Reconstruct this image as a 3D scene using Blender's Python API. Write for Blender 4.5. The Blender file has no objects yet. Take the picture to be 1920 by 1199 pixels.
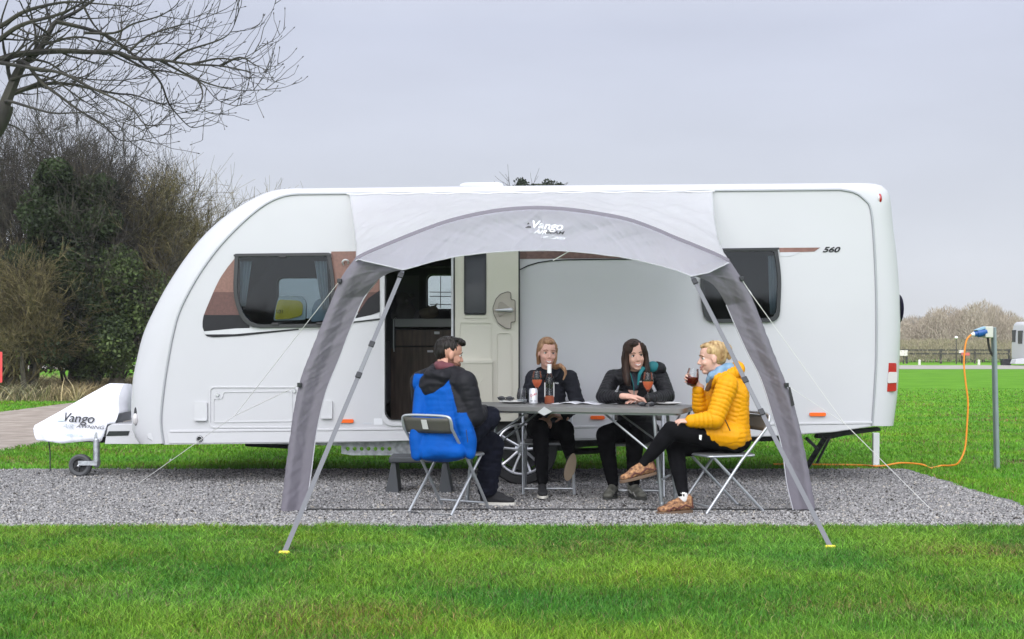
import bpy, bmesh, math, random
import numpy as np
from mathutils import Vector, Matrix, noise as mnoise
from mathutils.geometry import tessellate_polygon
random.seed(7); rng = np.random.default_rng(11)
C = bpy.context.scene.collection
R = math.radians
# ------------------------------------------------------------------ camera, sky, sun, exposure
F = 2400.0; HOR = 650.0; EYE = 1.18
cd = bpy.data.cameras.new("camera"); cam = bpy.data.objects.new("camera", cd); C.objects.link(cam)
cam.location = (0, 0, EYE); cam.rotation_euler = (R(90), 0, 0)
cd.sensor_width = 36; cd.lens = 36 * F / 1920; cd.shift_y = (HOR - 599.5) / 1920; cd.clip_end = 3000; cd.clip_start = 0.05
bpy.context.scene.camera = cam
W = bpy.data.worlds.new("World"); bpy.context.scene.world = W; W.use_nodes = True
nt = W.node_tree; nt.nodes.clear()
def nn(t, **k):
    n = nt.nodes.new(t)
    for a, b in k.items(): setattr(n, a, b)
    return n
sky = nn('ShaderNodeTexSky', sky_type='NISHITA', sun_disc=False, sun_elevation=R(33), sun_rotation=R(195))
tc = nn('ShaderNodeTexCoord'); sep = nn('ShaderNodeSeparateXYZ'); nt.links.new(tc.outputs['Generated'], sep.inputs[0])
ramp = nn('ShaderNodeValToRGB'); nt.links.new(sep.outputs[2], ramp.inputs[0])
e = ramp.color_ramp.elements
e[0].position = 0.0; e[0].color = (.216, .224, .240, 1)
e[1].position = 0.24; e[1].color = (.200, .211, .252, 1)
x_ = e.new(0.10); x_.color = (.210, .218, .243, 1)
x_ = e.new(0.55); x_.color = (.38, .39, .43, 1)
x_ = e.new(1.0); x_.color = (.48, .49, .53, 1)
nz = nn('ShaderNodeTexNoise'); nz.inputs['Scale'].default_value = 2.2; nz.inputs['Detail'].default_value = 4
mp = nn('ShaderNodeMapping'); mp.inputs['Scale'].default_value = (1, 1, 4); nt.links.new(tc.outputs['Generated'], mp.inputs[0]); nt.links.new(mp.outputs[0], nz.inputs['Vector'])
mr = nn('ShaderNodeMapRange'); mr.inputs['From Min'].default_value = .3; mr.inputs['From Max'].default_value = .7
mr.inputs['To Min'].default_value = 23.0; mr.inputs['To Max'].default_value = 27.5; nt.links.new(nz.outputs['Fac'], mr.inputs[0])
gl_ = nn('ShaderNodeMapRange'); gl_.interpolation_type = 'SMOOTHSTEP'; gl_.inputs['From Min'].default_value = .1; gl_.inputs['From Max'].default_value = -1.0; gl_.inputs['To Min'].default_value = 1.0; gl_.inputs['To Max'].default_value = 2.9; nt.links.new(sep.outputs[1], gl_.inputs[0])
mul = nn('ShaderNodeMath', operation='MULTIPLY'); nt.links.new(mr.outputs[0], mul.inputs[0]); nt.links.new(gl_.outputs[0], mul.inputs[1])
sc = nn('ShaderNodeVectorMath', operation='SCALE'); nt.links.new(ramp.outputs[0], sc.inputs[0]); nt.links.new(mul.outputs[0], sc.inputs['Scale'])
mx = nn('ShaderNodeMixRGB'); mx.inputs[0].default_value = .93; nt.links.new(sky.outputs[0], mx.inputs[1]); nt.links.new(sc.outputs[0], mx.inputs[2])
bg = nn('ShaderNodeBackground'); bg.inputs[1].default_value = .1; nt.links.new(mx.outputs[0], bg.inputs[0])
wo = nn('ShaderNodeOutputWorld'); nt.links.new(bg.outputs[0], wo.inputs[0])
sd = bpy.data.lights.new("sun", 'SUN'); sd.energy = 1.5; sd.angle = R(55); sd.color = (1, .97, .93)
sun = bpy.data.objects.new("sun", sd); C.objects.link(sun); sun.rotation_euler = (R(57), 0, R(-15))
vs = bpy.context.scene.view_settings; vs.view_transform = 'Standard'; vs.look = 'None'; vs.exposure = 0.30; vs.gamma = 1
# ------------------------------------------------------------------ helpers
def P(px, py, Y): return Vector(((px - 960) * Y / F, Y, EYE - (py - HOR) * Y / F))
def GY(py): return F * EYE / (py - HOR)
def G(px, py):
    Y = GY(py); return Vector(((px - 960) * Y / F, Y, 0))
def V3(*a): return Vector(a)
_m = {}
def mat(name, col=(.5, .5, .5), rough=.6, metal=0, var=0, vs=8, bump=0, bs=60, spec=.5, coat=0, stretch=(1, 1, 1), attr=None, col2=None, detail=4, transl=0, sheen=0, coords='Object', wave=None):
    if name in _m: return _m[name]
    m = bpy.data.materials.new(name); m.use_nodes = True; n = m.node_tree; b = n.nodes['Principled BSDF']; L = n.links.new
    b.inputs['Base Color'].default_value = (*col, 1); b.inputs['Roughness'].default_value = rough; b.inputs['Metallic'].default_value = metal
    b.inputs['Specular IOR Level'].default_value = spec; b.inputs['Coat Weight'].default_value = coat
    if sheen: b.inputs['Sheen Weight'].default_value = sheen
    t = n.nodes.new('ShaderNodeTexCoord'); mp = n.nodes.new('ShaderNodeMapping'); mp.inputs['Scale'].default_value = stretch; L(t.outputs[coords], mp.inputs[0])
    src = None
    if attr:
        a = n.nodes.new('ShaderNodeAttribute'); a.attribute_name = attr; src = a.outputs['Color']
    if var or col2:
        z = n.nodes.new('ShaderNodeTexNoise'); z.inputs['Scale'].default_value = vs; z.inputs['Detail'].default_value = detail; L(mp.outputs[0], z.inputs['Vector'])
        r = n.nodes.new('ShaderNodeValToRGB'); L(z.outputs['Fac'], r.inputs[0]); r.color_ramp.elements[0].position = .35; r.color_ramp.elements[1].position = .65
        if col2: c1, c2 = col, col2
        elif attr: c1, c2 = (1 - var,) * 3, (1 + var,) * 3
        else: c1, c2 = [c * (1 - var) for c in col], [c * (1 + var) for c in col]
        r.color_ramp.elements[0].color = (*c1, 1); r.color_ramp.elements[1].color = (*c2, 1)
        if attr:
            q = n.nodes.new('ShaderNodeMixRGB'); q.blend_type = 'MULTIPLY'; q.inputs[0].default_value = 1; L(src, q.inputs[1]); L(r.outputs[0], q.inputs[2]); src = q.outputs[0]
        else: src = r.outputs[0]
    if src: L(src, b.inputs['Base Color'])
    if bump:
        z2 = n.nodes.new('ShaderNodeTexNoise'); z2.inputs['Scale'].default_value = bs; z2.inputs['Detail'].default_value = detail; L(mp.outputs[0], z2.inputs['Vector'])
        bp = n.nodes.new('ShaderNodeBump'); bp.inputs['Strength'].default_value = 1; bp.inputs['Distance'].default_value = bump; L(z2.outputs['Fac'], bp.inputs['Height']); L(bp.outputs[0], b.inputs['Normal'])
    if transl:
        tr = n.nodes.new('ShaderNodeBsdfTranslucent'); ms = n.nodes.new('ShaderNodeMixShader'); ms.inputs[0].default_value = transl
        if src: L(src, tr.inputs[0])
        else: tr.inputs[0].default_value = (*col, 1)
        o = n.nodes['Material Output']; L(b.outputs[0], ms.inputs[1]); L(tr.outputs[0], ms.inputs[2]); L(ms.outputs[0], o.inputs[0])
    _m[name] = m; return m
def glassmat(name, tint=(1, 1, 1), ior=1.45, rough=0.02, alpha=0):
    """thin glass: fresnel reflection over a tinted see-through pane"""
    m = bpy.data.materials.new(name); m.use_nodes = True; n = m.node_tree; n.nodes.clear(); L = n.links.new
    fr = n.nodes.new('ShaderNodeFresnel'); fr.inputs[0].default_value = ior
    t = n.nodes.new('ShaderNodeBsdfTransparent'); t.inputs[0].default_value = (*tint, 1)
    g = n.nodes.new('ShaderNodeBsdfGlossy'); g.inputs['Roughness'].default_value = rough
    s = n.nodes.new('ShaderNodeMixShader'); o = n.nodes.new('ShaderNodeOutputMaterial')
    L(fr.outputs[0], s.inputs[0]); L(t.outputs[0], s.inputs[1]); L(g.outputs[0], s.inputs[2]); L(s.outputs[0], o.inputs[0]); return m
def setp(o, label=None, cat=None, group=None, kind=None):
    if label: o['label'] = label
    if cat: o['category'] = cat
    if group: o['group'] = group
    if kind: o['kind'] = kind
    return o
def thing(name, label, cat, loc=(0, 0, 0), rz=0, group=None):
    o = bpy.data.objects.new(name, None); C.objects.link(o); o.location = loc; o.rotation_euler = (0, 0, rz); o.empty_display_size = .1
    return setp(o, label, cat, group)
def world_loc(o):
    v = Vector((0, 0, 0))
    while o: v += o.location; o = o.parent
    return v
def link(name, me, mats, parent=None, base=None):
    """link a mesh given in world coordinates; vertices are moved into the parent's frame"""
    o = bpy.data.objects.new(name, me)
    for m in (mats if isinstance(mats, (list, tuple)) else [mats]): me.materials.append(m)
    if parent:
        o.parent = parent; me.transform(Matrix.Translation(-world_loc(parent)))
    elif base is not None:
        me.transform(Matrix.Translation(-Vector(base))); o.location = base
    C.objects.link(o); return o
class MB:
    def __init__(s): s.v = []; s.f = []; s.m = []; s.mi = 0
    def add(s, vs, fs):
        k = len(s.v); s.v += [tuple(v) for v in vs]
        for f in fs: s.f.append(tuple(i + k for i in f)); s.m.append(s.mi)
        return s
    def box(s, c, d, M=None):
        c = Vector(c); h = [q / 2 for q in d]; vs = []
        for a in (-1, 1):
            for b in (-1, 1):
                for e in (-1, 1):
                    p = Vector((a * h[0], b * h[1], e * h[2]))
                    if M: p = M @ p
                    vs.append(c + p)
        return s.add(vs, [(0, 1, 3, 2), (4, 6, 7, 5), (0, 4, 5, 1), (2, 3, 7, 6), (0, 2, 6, 4), (1, 5, 7, 3)])
    def tube(s, pts, r, n=8, caps=True, flat=None):
        pts = [Vector(p) for p in pts]; N = len(pts); rs = r if isinstance(r, (list, tuple)) else [r] * N
        t0 = (pts[1] - pts[0]).normalized(); up = Vector((0, 0, 1)) if abs(t0.z) < .9 else Vector((0, 1, 0))
        a = t0.cross(up).normalized(); vs = []
        for i, p in enumerate(pts):
            t = (pts[min(i + 1, N - 1)] - pts[max(i - 1, 0)])
            if t.length < 1e-9: t = t0
            t = t.normalized(); a = (a - t * a.dot(t))
            a = a.normalized() if a.length > 1e-6 else t.orthogonal().normalized()
            b = t.cross(a)
            fa, fb = flat if flat else (1, 1)
            for k in range(n):
                w = 2 * math.pi * k / n; vs.append(p + (a * math.cos(w) * fa + b * math.sin(w) * fb) * rs[i])
        fs = [(i * n + k, i * n + (k + 1) % n, (i + 1) * n + (k + 1) % n, (i + 1) * n + k) for i in range(N - 1) for k in range(n)]
        if caps: fs += [tuple(range(n))[::-1], tuple((N - 1) * n + k for k in range(n))]
        return s.add(vs, fs)
    def lathe(s, prof, n=24, M=None, closed=False):
        """prof: (r,z) list; M maps local (x,y,z) to world"""
        M = M or Matrix.Identity(4); vs = []
        for r, z in prof:
            for k in range(n):
                w = 2 * math.pi * k / n; vs.append(M @ Vector((r * math.cos(w), r * math.sin(w), z)))
        N = len(prof); rr = range(N) if closed else range(N - 1)
        fs = [(i * n + k, i * n + (k + 1) % n, ((i + 1) % N) * n + (k + 1) % n, ((i + 1) % N) * n + k) for i in rr for k in range(n)]
        return s.add(vs, fs)
    def ell(s, c, r, M=None, nu=16, nv=10):
        c = Vector(c); vs = []; r = (r, r, r) if not isinstance(r, (tuple, list)) else r
        M3 = M if M else Matrix.Identity(3)
        vs.append(c + M3 @ Vector((0, 0, r[2])))
        for j in range(1, nv):
            th = math.pi * j / nv
            for i in range(nu):
                w = 2 * math.pi * i / nu
                vs.append(c + M3 @ Vector((r[0] * math.sin(th) * math.cos(w), r[1] * math.sin(th) * math.sin(w), r[2] * math.cos(th))))
        vs.append(c + M3 @ Vector((0, 0, -r[2]))); last = len(vs) - 1
        fs = [(0, 1 + i, 1 + (i + 1) % nu) for i in range(nu)]
        for j in range(nv - 2):
            for i in range(nu):
                a = 1 + j * nu + i; b = 1 + j * nu + (i + 1) % nu; fs.append((a, a + nu, b + nu, b))
        o = 1 + (nv - 2) * nu
        fs += [(last, o + (i + 1) % nu, o + i) for i in range(nu)]
        return s.add(vs, fs)
    def cap(s, a, b, ra, rb, n=14):
        """tapered capsule (closed)"""
        a = Vector(a); b = Vector(b); d = b - a; L = max(d.length, 1e-6); d = d / L; pts = []; rs = []
        for k in range(6): w = math.pi / 2 * k / 5; pts.append(a - d * ra * math.cos(w)); rs.append(max(ra * math.sin(w), 1e-4))
        for k in range(1, 5): q = k / 5; pts.append(a.lerp(b, q)); rs.append(ra + (rb - ra) * q)
        for k in range(6): w = math.pi / 2 * k / 5; pts.append(b + d * rb * math.sin(w)); rs.append(max(rb * math.cos(w), 1e-4))
        return s.tube(pts, rs, n)
    def chain(s, pts, rs, n=14):
        for i in range(len(pts) - 1): s.cap(pts[i], pts[i + 1], rs[i], rs[i + 1], n)
        return s
    def plate(s, poly, n, th, holes=()):
        """flat polygon (3D points, with holes) extruded by vector n*th"""
        loops = [[Vector(p) for p in poly]] + [[Vector(p) for p in h] for h in holes]
        flat = [p for l in loops for p in l]; tris = tessellate_polygon(loops); k = len(flat); d = Vector(n) * th
        vs = flat + [p + d for p in flat]; fs = [tuple(t) for t in tris] + [tuple(i + k for i in reversed(t)) for t in tris]; o = 0
        for l in loops:
            m = len(l); fs += [(o + i, o + (i + 1) % m, o + (i + 1) % m + k, o + i + k) for i in range(m)]; o += m
        return s.add(vs, fs)
    def grid(s, fn, nu, nv):
        vs = [fn(i / (nu - 1), j / (nv - 1)) for i in range(nu) for j in range(nv)]
        return s.add(vs, [(i * nv + j, (i + 1) * nv + j, (i + 1) * nv + j + 1, i * nv + j + 1) for i in range(nu - 1) for j in range(nv - 1)])
    def mesh(s, name, smooth=True, fix=True, ang=40):
        me = bpy.data.meshes.new(name); me.from_pydata(s.v, [], s.f); me.polygons.foreach_set('material_index', s.m)
        if fix:
            bm = bmesh.new(); bm.from_mesh(me); bmesh.ops.recalc_face_normals(bm, faces=bm.faces); bm.to_mesh(me); bm.free()
        if smooth: me.polygons.foreach_set('use_smooth', [True] * len(me.polygons)); me.set_sharp_from_angle(angle=R(ang))
        me.update(); return me
    def build(s, name, mats, parent=None, base=None, smooth=True, bevel=0, solid=0, ang=40, fix=True):
        o = link(name, s.mesh(name, smooth, fix, ang), mats, parent, base)
        if solid: q = o.modifiers.new('s', 'SOLIDIFY'); q.thickness = solid; q.offset = 0
        if bevel: q = o.modifiers.new('b', 'BEVEL'); q.width = bevel; q.segments = 2; q.limit_method = 'ANGLE'; q.angle_limit = R(35)
        return o
def catmull(p, m=6):
    p = [Vector(q) for q in p]; o = []
    for i in range(len(p) - 1):
        a = p[max(i - 1, 0)]; b = p[i]; c = p[i + 1]; d = p[min(i + 2, len(p) - 1)]
        for k in range(m):
            t = k / m; o.append(.5 * ((2 * b) + (c - a) * t + (2 * a - 5 * b + 4 * c - d) * t * t + (3 * b - a - 3 * c + d) * t ** 3))
    o.append(p[-1]); return o
def resample(p, n):
    L = [0]
    for i in range(1, len(p)): L.append(L[-1] + (p[i] - p[i - 1]).length)
    o = []; j = 0
    for k in range(n):
        t = L[-1] * k / (n - 1)
        while j < len(L) - 2 and L[j + 1] < t: j += 1
        q = (t - L[j]) / max(L[j + 1] - L[j], 1e-9); o.append(p[j].lerp(p[j + 1], min(max(q, 0), 1)))
    return o
def v2(l): return [Vector((a, b, 0)) for a, b in l]
def rr(x0, y0, x1, y1, r, n=5):
    o = []
    rs = r if isinstance(r, (tuple, list)) else (r,) * 4
    for (cx, cy, a0, q) in ((x0 + rs[0], y0 + rs[0], 180, rs[0]), (x1 - rs[1], y0 + rs[1], 270, rs[1]), (x1 - rs[2], y1 - rs[2], 0, rs[2]), (x0 + rs[3], y1 - rs[3], 90, rs[3])):
        for k in range(n + 1):
            a = R(a0 + 90 * k / n); o.append((cx + q * math.cos(a), cy + q * math.sin(a)))
    return o
def rpoly(pts, r, n=4):
    o = []; N = len(pts); rs = r if isinstance(r, (list, tuple)) else [r] * N
    for i in range(N):
        a = Vector(pts[i - 1]); b = Vector(pts[i]); c = Vector(pts[(i + 1) % N]); u = (a - b); w = (c - b)
        q = min(rs[i], u.length * .49, w.length * .49); p0 = b + u.normalized() * q; p1 = b + w.normalized() * q
        for k in range(n + 1): t = k / n; z = p0 * (1 - t) ** 2 + b * 2 * t * (1 - t) + p1 * t * t; o.append((z.x, z.y))
    return o
def pxs(poly, Y): return [P(a, b, Y) for a, b in poly]
def slab(poly, Y, th, holes=(), mb=None):
    """pixel outline at depth Y, extruded away by th (real thickness)"""
    mb = mb or MB(); return mb.plate(pxs(poly, Y), (0, 1, 0), th, [pxs(h, Y) for h in holes])
def text(name, s, loc, size, m, parent, rot=(R(90), 0, 0), shear=0, sx=1, ext=.001, align='LEFT', bold=0):
    c = bpy.data.curves.new(name, 'FONT'); c.body = s; c.size = size; c.extrude = ext; c.shear = shear; c.align_x = align; c.offset = bold
    o = bpy.data.objects.new(name, c); C.objects.link(o)
    dg = bpy.context.evaluated_depsgraph_get(); me = bpy.data.meshes.new_from_object(o.evaluated_get(dg)); bpy.data.objects.remove(o)
    from mathutils import Euler
    me.transform(Matrix.Translation(loc) @ Euler(rot).to_matrix().to_4x4() @ Matrix.Diagonal((sx, 1, 1, 1)))
    return link(name, me, m, parent)
def copy_tree(o, parent=None):
    c = o.copy(); C.objects.link(c)
    if parent: c.parent = parent
    for ch in o.children: copy_tree(ch, c)
    return c
def npmesh(name, verts, loops, sizes, cols=None, smooth=False):
    me = bpy.data.meshes.new(name); me.vertices.add(len(verts)); me.vertices.foreach_set('co', verts.astype(np.float32).ravel())
    me.loops.add(len(loops)); me.loops.foreach_set('vertex_index', loops.astype(np.int32)); me.polygons.add(len(sizes))
    st = np.concatenate([[0], np.cumsum(sizes)[:-1]]).astype(np.int32); me.polygons.foreach_set('loop_start', st)
    if cols is not None:
        a = me.color_attributes.new('col', 'FLOAT_COLOR', 'POINT'); a.data.foreach_set('color', np.c_[cols, np.ones(len(cols))].astype(np.float32).ravel())
    me.update(calc_edges=True); me.validate(); return me
# ------------------------------------------------------------------ materials
WHITE = mat('van_white', (.475, .476, .495), .30, coat=.2, spec=.5, var=.012, vs=2)
WHITE2 = mat('moulding_white', (.49, .492, .508), .35, coat=.2)
GREYTRIM = mat('trim_grey', (.45, .46, .48), .4)
BLACK = mat('black_rubber', (.015, .015, .016), .55)
BLKGLOSS = mat('black_plastic', (.02, .021, .024), .25)
CREAM = mat('cream_plastic', (.56, .54, .46), .45)
CREAM2 = mat('cream_dark', (.50, .48, .40), .5)
CHROME = mat('satin_metal', (.50, .51, .52), .4, metal=.6)
STEEL = mat('galvanised_steel', (.42, .44, .46), .45, metal=.8, var=.25, vs=25)
ALLOY = mat('alloy', (.62, .63, .65), .3, metal=.85)
DARKST = mat('dark_underframe', (.035, .036, .038), .7, var=.3, vs=15)
PANE = glassmat('tinted_pane', (.60, .66, .69), 1.42, .03)
CLEAR = glassmat('clear_glass', (.95, .965, .97), 1.5, .03)
bpy.context.scene.cycles.transparent_max_bounces = 32
ORANGE = mat('amber_lens', (.75, .12, .02), .2, coat=.5)
RED = mat('red_lens', (.32, .006, .010), .15, coat=.6)
LENSW = mat('clear_lens', (.5, .48, .48), .15, coat=.6)
WOOD = mat('walnut_board', (.095, .060, .038), .45, var=.35, vs=6, stretch=(6, 6, .6))
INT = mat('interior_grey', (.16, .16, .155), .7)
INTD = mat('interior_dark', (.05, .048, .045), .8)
# ------------------------------------------------------------------ the ground
def sheet(name, poly, z, m, sub=None):
    mb = MB(); mb.add([(a, b, z) for a, b in poly], [tuple(range(len(poly)))]); return setp(mb.build(name, m, smooth=False), kind='structure')
GRASSM = mat('turf', (.030, .072, .010), .95, col2=(.062, .120, .020), vs=.8, bump=.02, bs=40, spec=.1, detail=8, coords='Object')
FIELDM = mat('field', (.110, .27, .020), .95, col2=(.145, .33, .030), vs=.25, bump=.03, bs=12, spec=.05, detail=8)
GRAVM = mat('gravel_bed', (.13, .13, .135), .95, col2=(.25, .247, .25), vs=70, bump=.02, bs=90, spec=.2, detail=6)
TRACKM = mat('track_gravel', (.24, .20, .165), .95, col2=(.36, .31, .265), vs=3, bump=.02, bs=50, detail=9)
PATHM = mat('pale_track', (.27, .255, .22), .95, col2=(.34, .32, .29), vs=.6)
def edge_noise(u, s, k): return .06 * mnoise.noise((u * 2.3, s, 0)) + .05 * mnoise.noise((u * 9, s, 5)) + k * 0
PADX, PADY0, PADY1 = 3.8, 8.33, 12.3
pad = [(x, PADY0 + edge_noise(x, 1, 0)) for x in np.arange(-14, PADX, .08)] + [(PADX + edge_noise(y, 2, 0), y) for y in np.arange(PADY0 + .1, PADY1, .08)] + [(x, PADY1 + edge_noise(x, 3, 0)) for x in np.arange(PADX - .1, -14, -.08)]
sheet('ground', [(-600, -60), (600, -60), (600, 1200), (-600, 1200)], -.012, FIELDM)
sheet('lawn', [(-40, 2), (45, 2), (45, 64), (-40, 64)], -.006, mat('lawn_soil', (.082, .22, .014), .95, col2=(.115, .28, .022), vs=.9, bump=.02, bs=30, spec=.05, detail=8))
mb = MB(); mb.plate([(a, b, -.05) for a, b in pad], (0, 0, 1), .054); setp(mb.build('gravel_pitch', GRAVM, smooth=False), kind='structure')
trk = [(-5.75, 14.4), (-5.85, 24), (-5.9, 64), (-9.3, 64), (-9.25, 23.5), (-10.5, 21.4), (-20, 19.5), (-20, 12.6), (-7, 13.4)]
sheet('track', trk, -.002, TRACKM)
sheet('far_track', [(-30, 66.5), (90, 66.5), (90, 80), (-30, 80)], .004, PATHM)
def in_track(x, y): return ((y > 14) & (x > -9.2) & (x < -5.85)) | ((x < -5.8) & (y > 13.3 + (x + 5.8) * -.0) & (y < 21.5 + (x + 10) * .2) & (y > 13.2))
# grass blades: one mesh
def blades(N, xf, yf, hmin, hmax, wk, keep, c1, c2, lo=.35, hi=1.15):
    y = yf(rng.random(N)); x = xf(rng.random(N), y); k = keep(x, y); x, y = x[k], y[k]; n = len(x)
    nzv = np.array([mnoise.noise((a * 1.1, b * 1.1, 0)) for a, b in zip(x, y)]); nz2 = np.array([mnoise.noise((a * 5, b * 5, 7)) for a, b in zip(x, y)])
    h = (hmin + (hmax - hmin) * rng.random(n)) * (1 + .5 * nz2 + .25 * nzv); w = wk * y * (.6 + .8 * rng.random(n)); a = rng.random(n) * 6.283; ln = (.4 + 1.5 * rng.random(n)) * h; b = rng.random(n) * 6.283
    dx, dy = np.cos(a) * w / 2, np.sin(a) * w / 2; lx, ly = np.cos(b) * ln, np.sin(b) * ln; z0 = np.full(n, -.01)
    V = np.stack([np.c_[x - dx, y - dy, z0], np.c_[x + dx, y + dy, z0], np.c_[x - dx * .8 + lx * .35, y - dy * .8 + ly * .35, h * .6], np.c_[x + dx * .8 + lx * .35, y + dy * .8 + ly * .35, h * .6], np.c_[x + lx, y + ly, h]], 1).reshape(-1, 3)
    o = np.arange(n)[:, None] * 5; lp = (o + np.array([0, 1, 3, 2, 2, 3, 4])).ravel(); sz = np.tile([4, 3], n)
    t = np.clip(.5 + .9 * nzv + .9 * (rng.random(n) - .5) + .5 * nz2, 0, 1)[:, None]; col = np.array(c1) * (1 - t) + np.array(c2) * t
    bare = np.array([mnoise.noise((a * .7 + 9, b * 1.3, 3)) for a, b in zip(x, y)]); dry = rng.random(n) < .07 + .75 * np.clip(bare - .12, 0, 1); col[dry] = np.array((.25, .21, .09)) * (.35 + .8 * rng.random((dry.sum(), 1)))
    hue = np.array([mnoise.noise((a * .9 - 4, b * 1.6, 11)) for a, b in zip(x, y)])[:, None]; col = col * (1 + np.clip(hue, -.5, .5) * np.array((.36, .02, -.3))); col = col * (lo + hi * rng.random((n, 1)))
    return V, lp, sz, np.repeat(col, 5, 0)
def pade(x, s, b): return b + np.array([edge_noise(q, s, 0) for q in x])
parts = []
G1, G2 = (.055, .185, .020), (.19, .36, .036)
parts.append(blades(370000, lambda u, y: (u - .5) * 2 * (y * .43 + 1.1), lambda u: 4.4 + (u ** .85) * 3.98, .014, .040, .00055, lambda x, y: y < PADY0 + .01 + np.array([edge_noise(q, 1, 0) for q in x]) + rng.normal(0, .012, len(x)), G1, G2))
def keepB(x, y):
    inpad = (y < PADY1 - .02 + np.array([edge_noise(q, 3, 0) for q in x]) + rng.normal(0, .015, len(x))) & (x < PADX - .02 + np.array([edge_noise(q, 2, 0) for q in y])) 
    return ~inpad & ~in_track(x, y) & (rng.random(len(x)) < np.clip((40 - y) / 22, 0, 1))
parts.append(blades(330000, lambda u, y: (u - .5) * 2 * (y * .42 + .6), lambda u: 8.0 * np.exp(u * math.log(36 / 8.0)), .014, .036, .0007, keepB, (.088, .235, .018), (.165, .35, .028), .70, .55))
off = 0; Vs, Ls, Ss, Cs = [], [], [], []
for V, l, s, c in parts: Vs.append(V); Ls.append(l + off); Ss.append(s); Cs.append(c); off += len(V)
BL = mat('grass_blade', (.1, .2, .03), .55, attr='col', spec=.2, transl=.2)
me = npmesh('grass', np.concatenate(Vs), np.concatenate(Ls), np.concatenate(Ss), np.concatenate(Cs)); setp(link('grass', me, BL), 'short bright green grass on the lawn around the gravel pitch', 'grass', kind='stuff')
# gravel stones: one mesh
N = 130000; y = PADY0 + .02 + (PADY1 - PADY0 - .03) * rng.random(N) ** 1.25; x = np.clip((rng.random(N) - .5) * 2 * (y * .42 + .5), -14, PADX - .03); x = np.where(rng.random(N) < 1, x, x)
kk = (x < PADX - .04) & (y > PADY0 - .01 + np.array([edge_noise(q, 1, 0) for q in x])) & (y < PADY1 + np.array([edge_noise(q, 3, 0) for q in x])); x, y = x[kk], y[kk]; N = len(x)
oc = np.array([(1, 0, 0), (-1, 0, 0), (0, 1, 0), (0, -1, 0), (0, 0, 1), (0, 0, -1)], float); of = np.array([(0, 2, 4), (2, 1, 4), (1, 3, 4), (3, 0, 4), (2, 0, 5), (1, 2, 5), (3, 1, 5), (0, 3, 5)])
s = (.0035 + .0062 * rng.random(N) ** 1.5) * (1 + (rng.random(N) < .02) * .9); o6 = oc[None] * (.7 + .5 * rng.random((N, 6, 1))) + (rng.random((N, 6, 3)) - .5) * .7
o6 = o6 * s[:, None, None]; o6[:, :, 2] *= .75; V = o6 + np.c_[x, y, .005 + s * .35][:, None]
t = rng.random(N); g = (.19 + .22 * rng.random(N) ** 1.1)[:, None] * np.array((1.02, 1.0, .98)); g[t < .05] = np.array((.46, .42, .36)); g[t > .90] = (.06, .055, .05); g[(t > .05) & (t < .08)] = (.42, .42, .41)  # near-black stones: some truly dark, others shade of the gaps put into colour
me = npmesh('gravel', V.reshape(-1, 3), (np.arange(N)[:, None, None] * 6 + of).ravel(), np.full(N * 8, 3), np.repeat(g, 6, 0)); setp(link('gravel', me, mat('stone', (.3, .3, .3), .9, attr='col', spec=.2)), 'loose grey chippings covering the caravan pitch', 'gravel', kind='stuff')
# ------------------------------------------------------------------ the caravan
YV = 10.9; YB = 13.1; SH = .17
van = thing('caravan', 'long white touring caravan with open door, parked behind the table', 'caravan', (0.1, 12, 0))
Ofr = v2([(263, 832), (252, 815), (247, 780), (249, 720), (256, 680), (269, 628), (290, 581), (318, 530), (356, 474), (396, 429), (440, 394), (480, 371), (510, 359), (541, 354.5)])
Orf = v2([(541, 354.5), (700, 352.5), (1000, 349), (1300, 346.5), (1600, 344)])
Orr = v2([(1600, 344), (1634, 344.8), (1652, 349), (1663, 358), (1668, 372), (1672.5, 420), (1680, 479), (1685.5, 553), (1687, 607), (1685.5, 677), (1682, 733), (1680, 753), (1674, 798)])
Ifr = v2([(307, 832), (302, 790), (306, 740), (313, 690), (324, 630), (338, 581), (369, 522), (404, 472), (441, 431), (480, 396), (509, 377), (536, 367), (560, 364.3)])
Irf = v2([(560, 364.3), (700, 363), (1000, 361), (1300, 358.5), (1575, 356)])
Irr = v2([(1575, 356), (1604, 362), (1623, 377), (1633, 394), (1639, 460), (1643, 560), (1643, 660), (1640, 727), (1635, 799)])
def join3(a, b, c): return resample(catmull(a), 46)[:-1] + resample(catmull(b), 14)[:-1] + resample(catmull(c), 40)
Op, Ip = join3(Ofr, Orf, Orr), join3(Ifr, Irf, Irr); NP = len(Op)
Ow = [P(p.x, p.y, YV + SH) for p in Op]; Iw = [P(p.x, p.y, YV) for p in Ip]
mb = MB(); rings = []
for k in range(9):
    a = math.pi / 2 * k / 8; rings.append([(i.lerp(o, math.sin(a)).x, YV + SH * (1 - math.cos(a)), i.lerp(o, math.sin(a)).z) for i, o in zip(Iw, Ow)])
for k in range(9):
    a = math.pi / 2 * (1 - k / 8); rings.append([(i.lerp(o, math.sin(a)).x, YB - SH * (1 - math.cos(a)), i.lerp(o, math.sin(a)).z) for i, o in zip(Iw, Ow)])
for r_ in rings: mb.v += r_
mb.f = [(k * NP + i, k * NP + i + 1, (k + 1) * NP + i + 1, (k + 1) * NP + i) for k in range(17) for i in range(NP - 1)]; mb.m = [0] * len(mb.f)
mb.build('body_shell', WHITE, van, ang=60)
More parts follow.
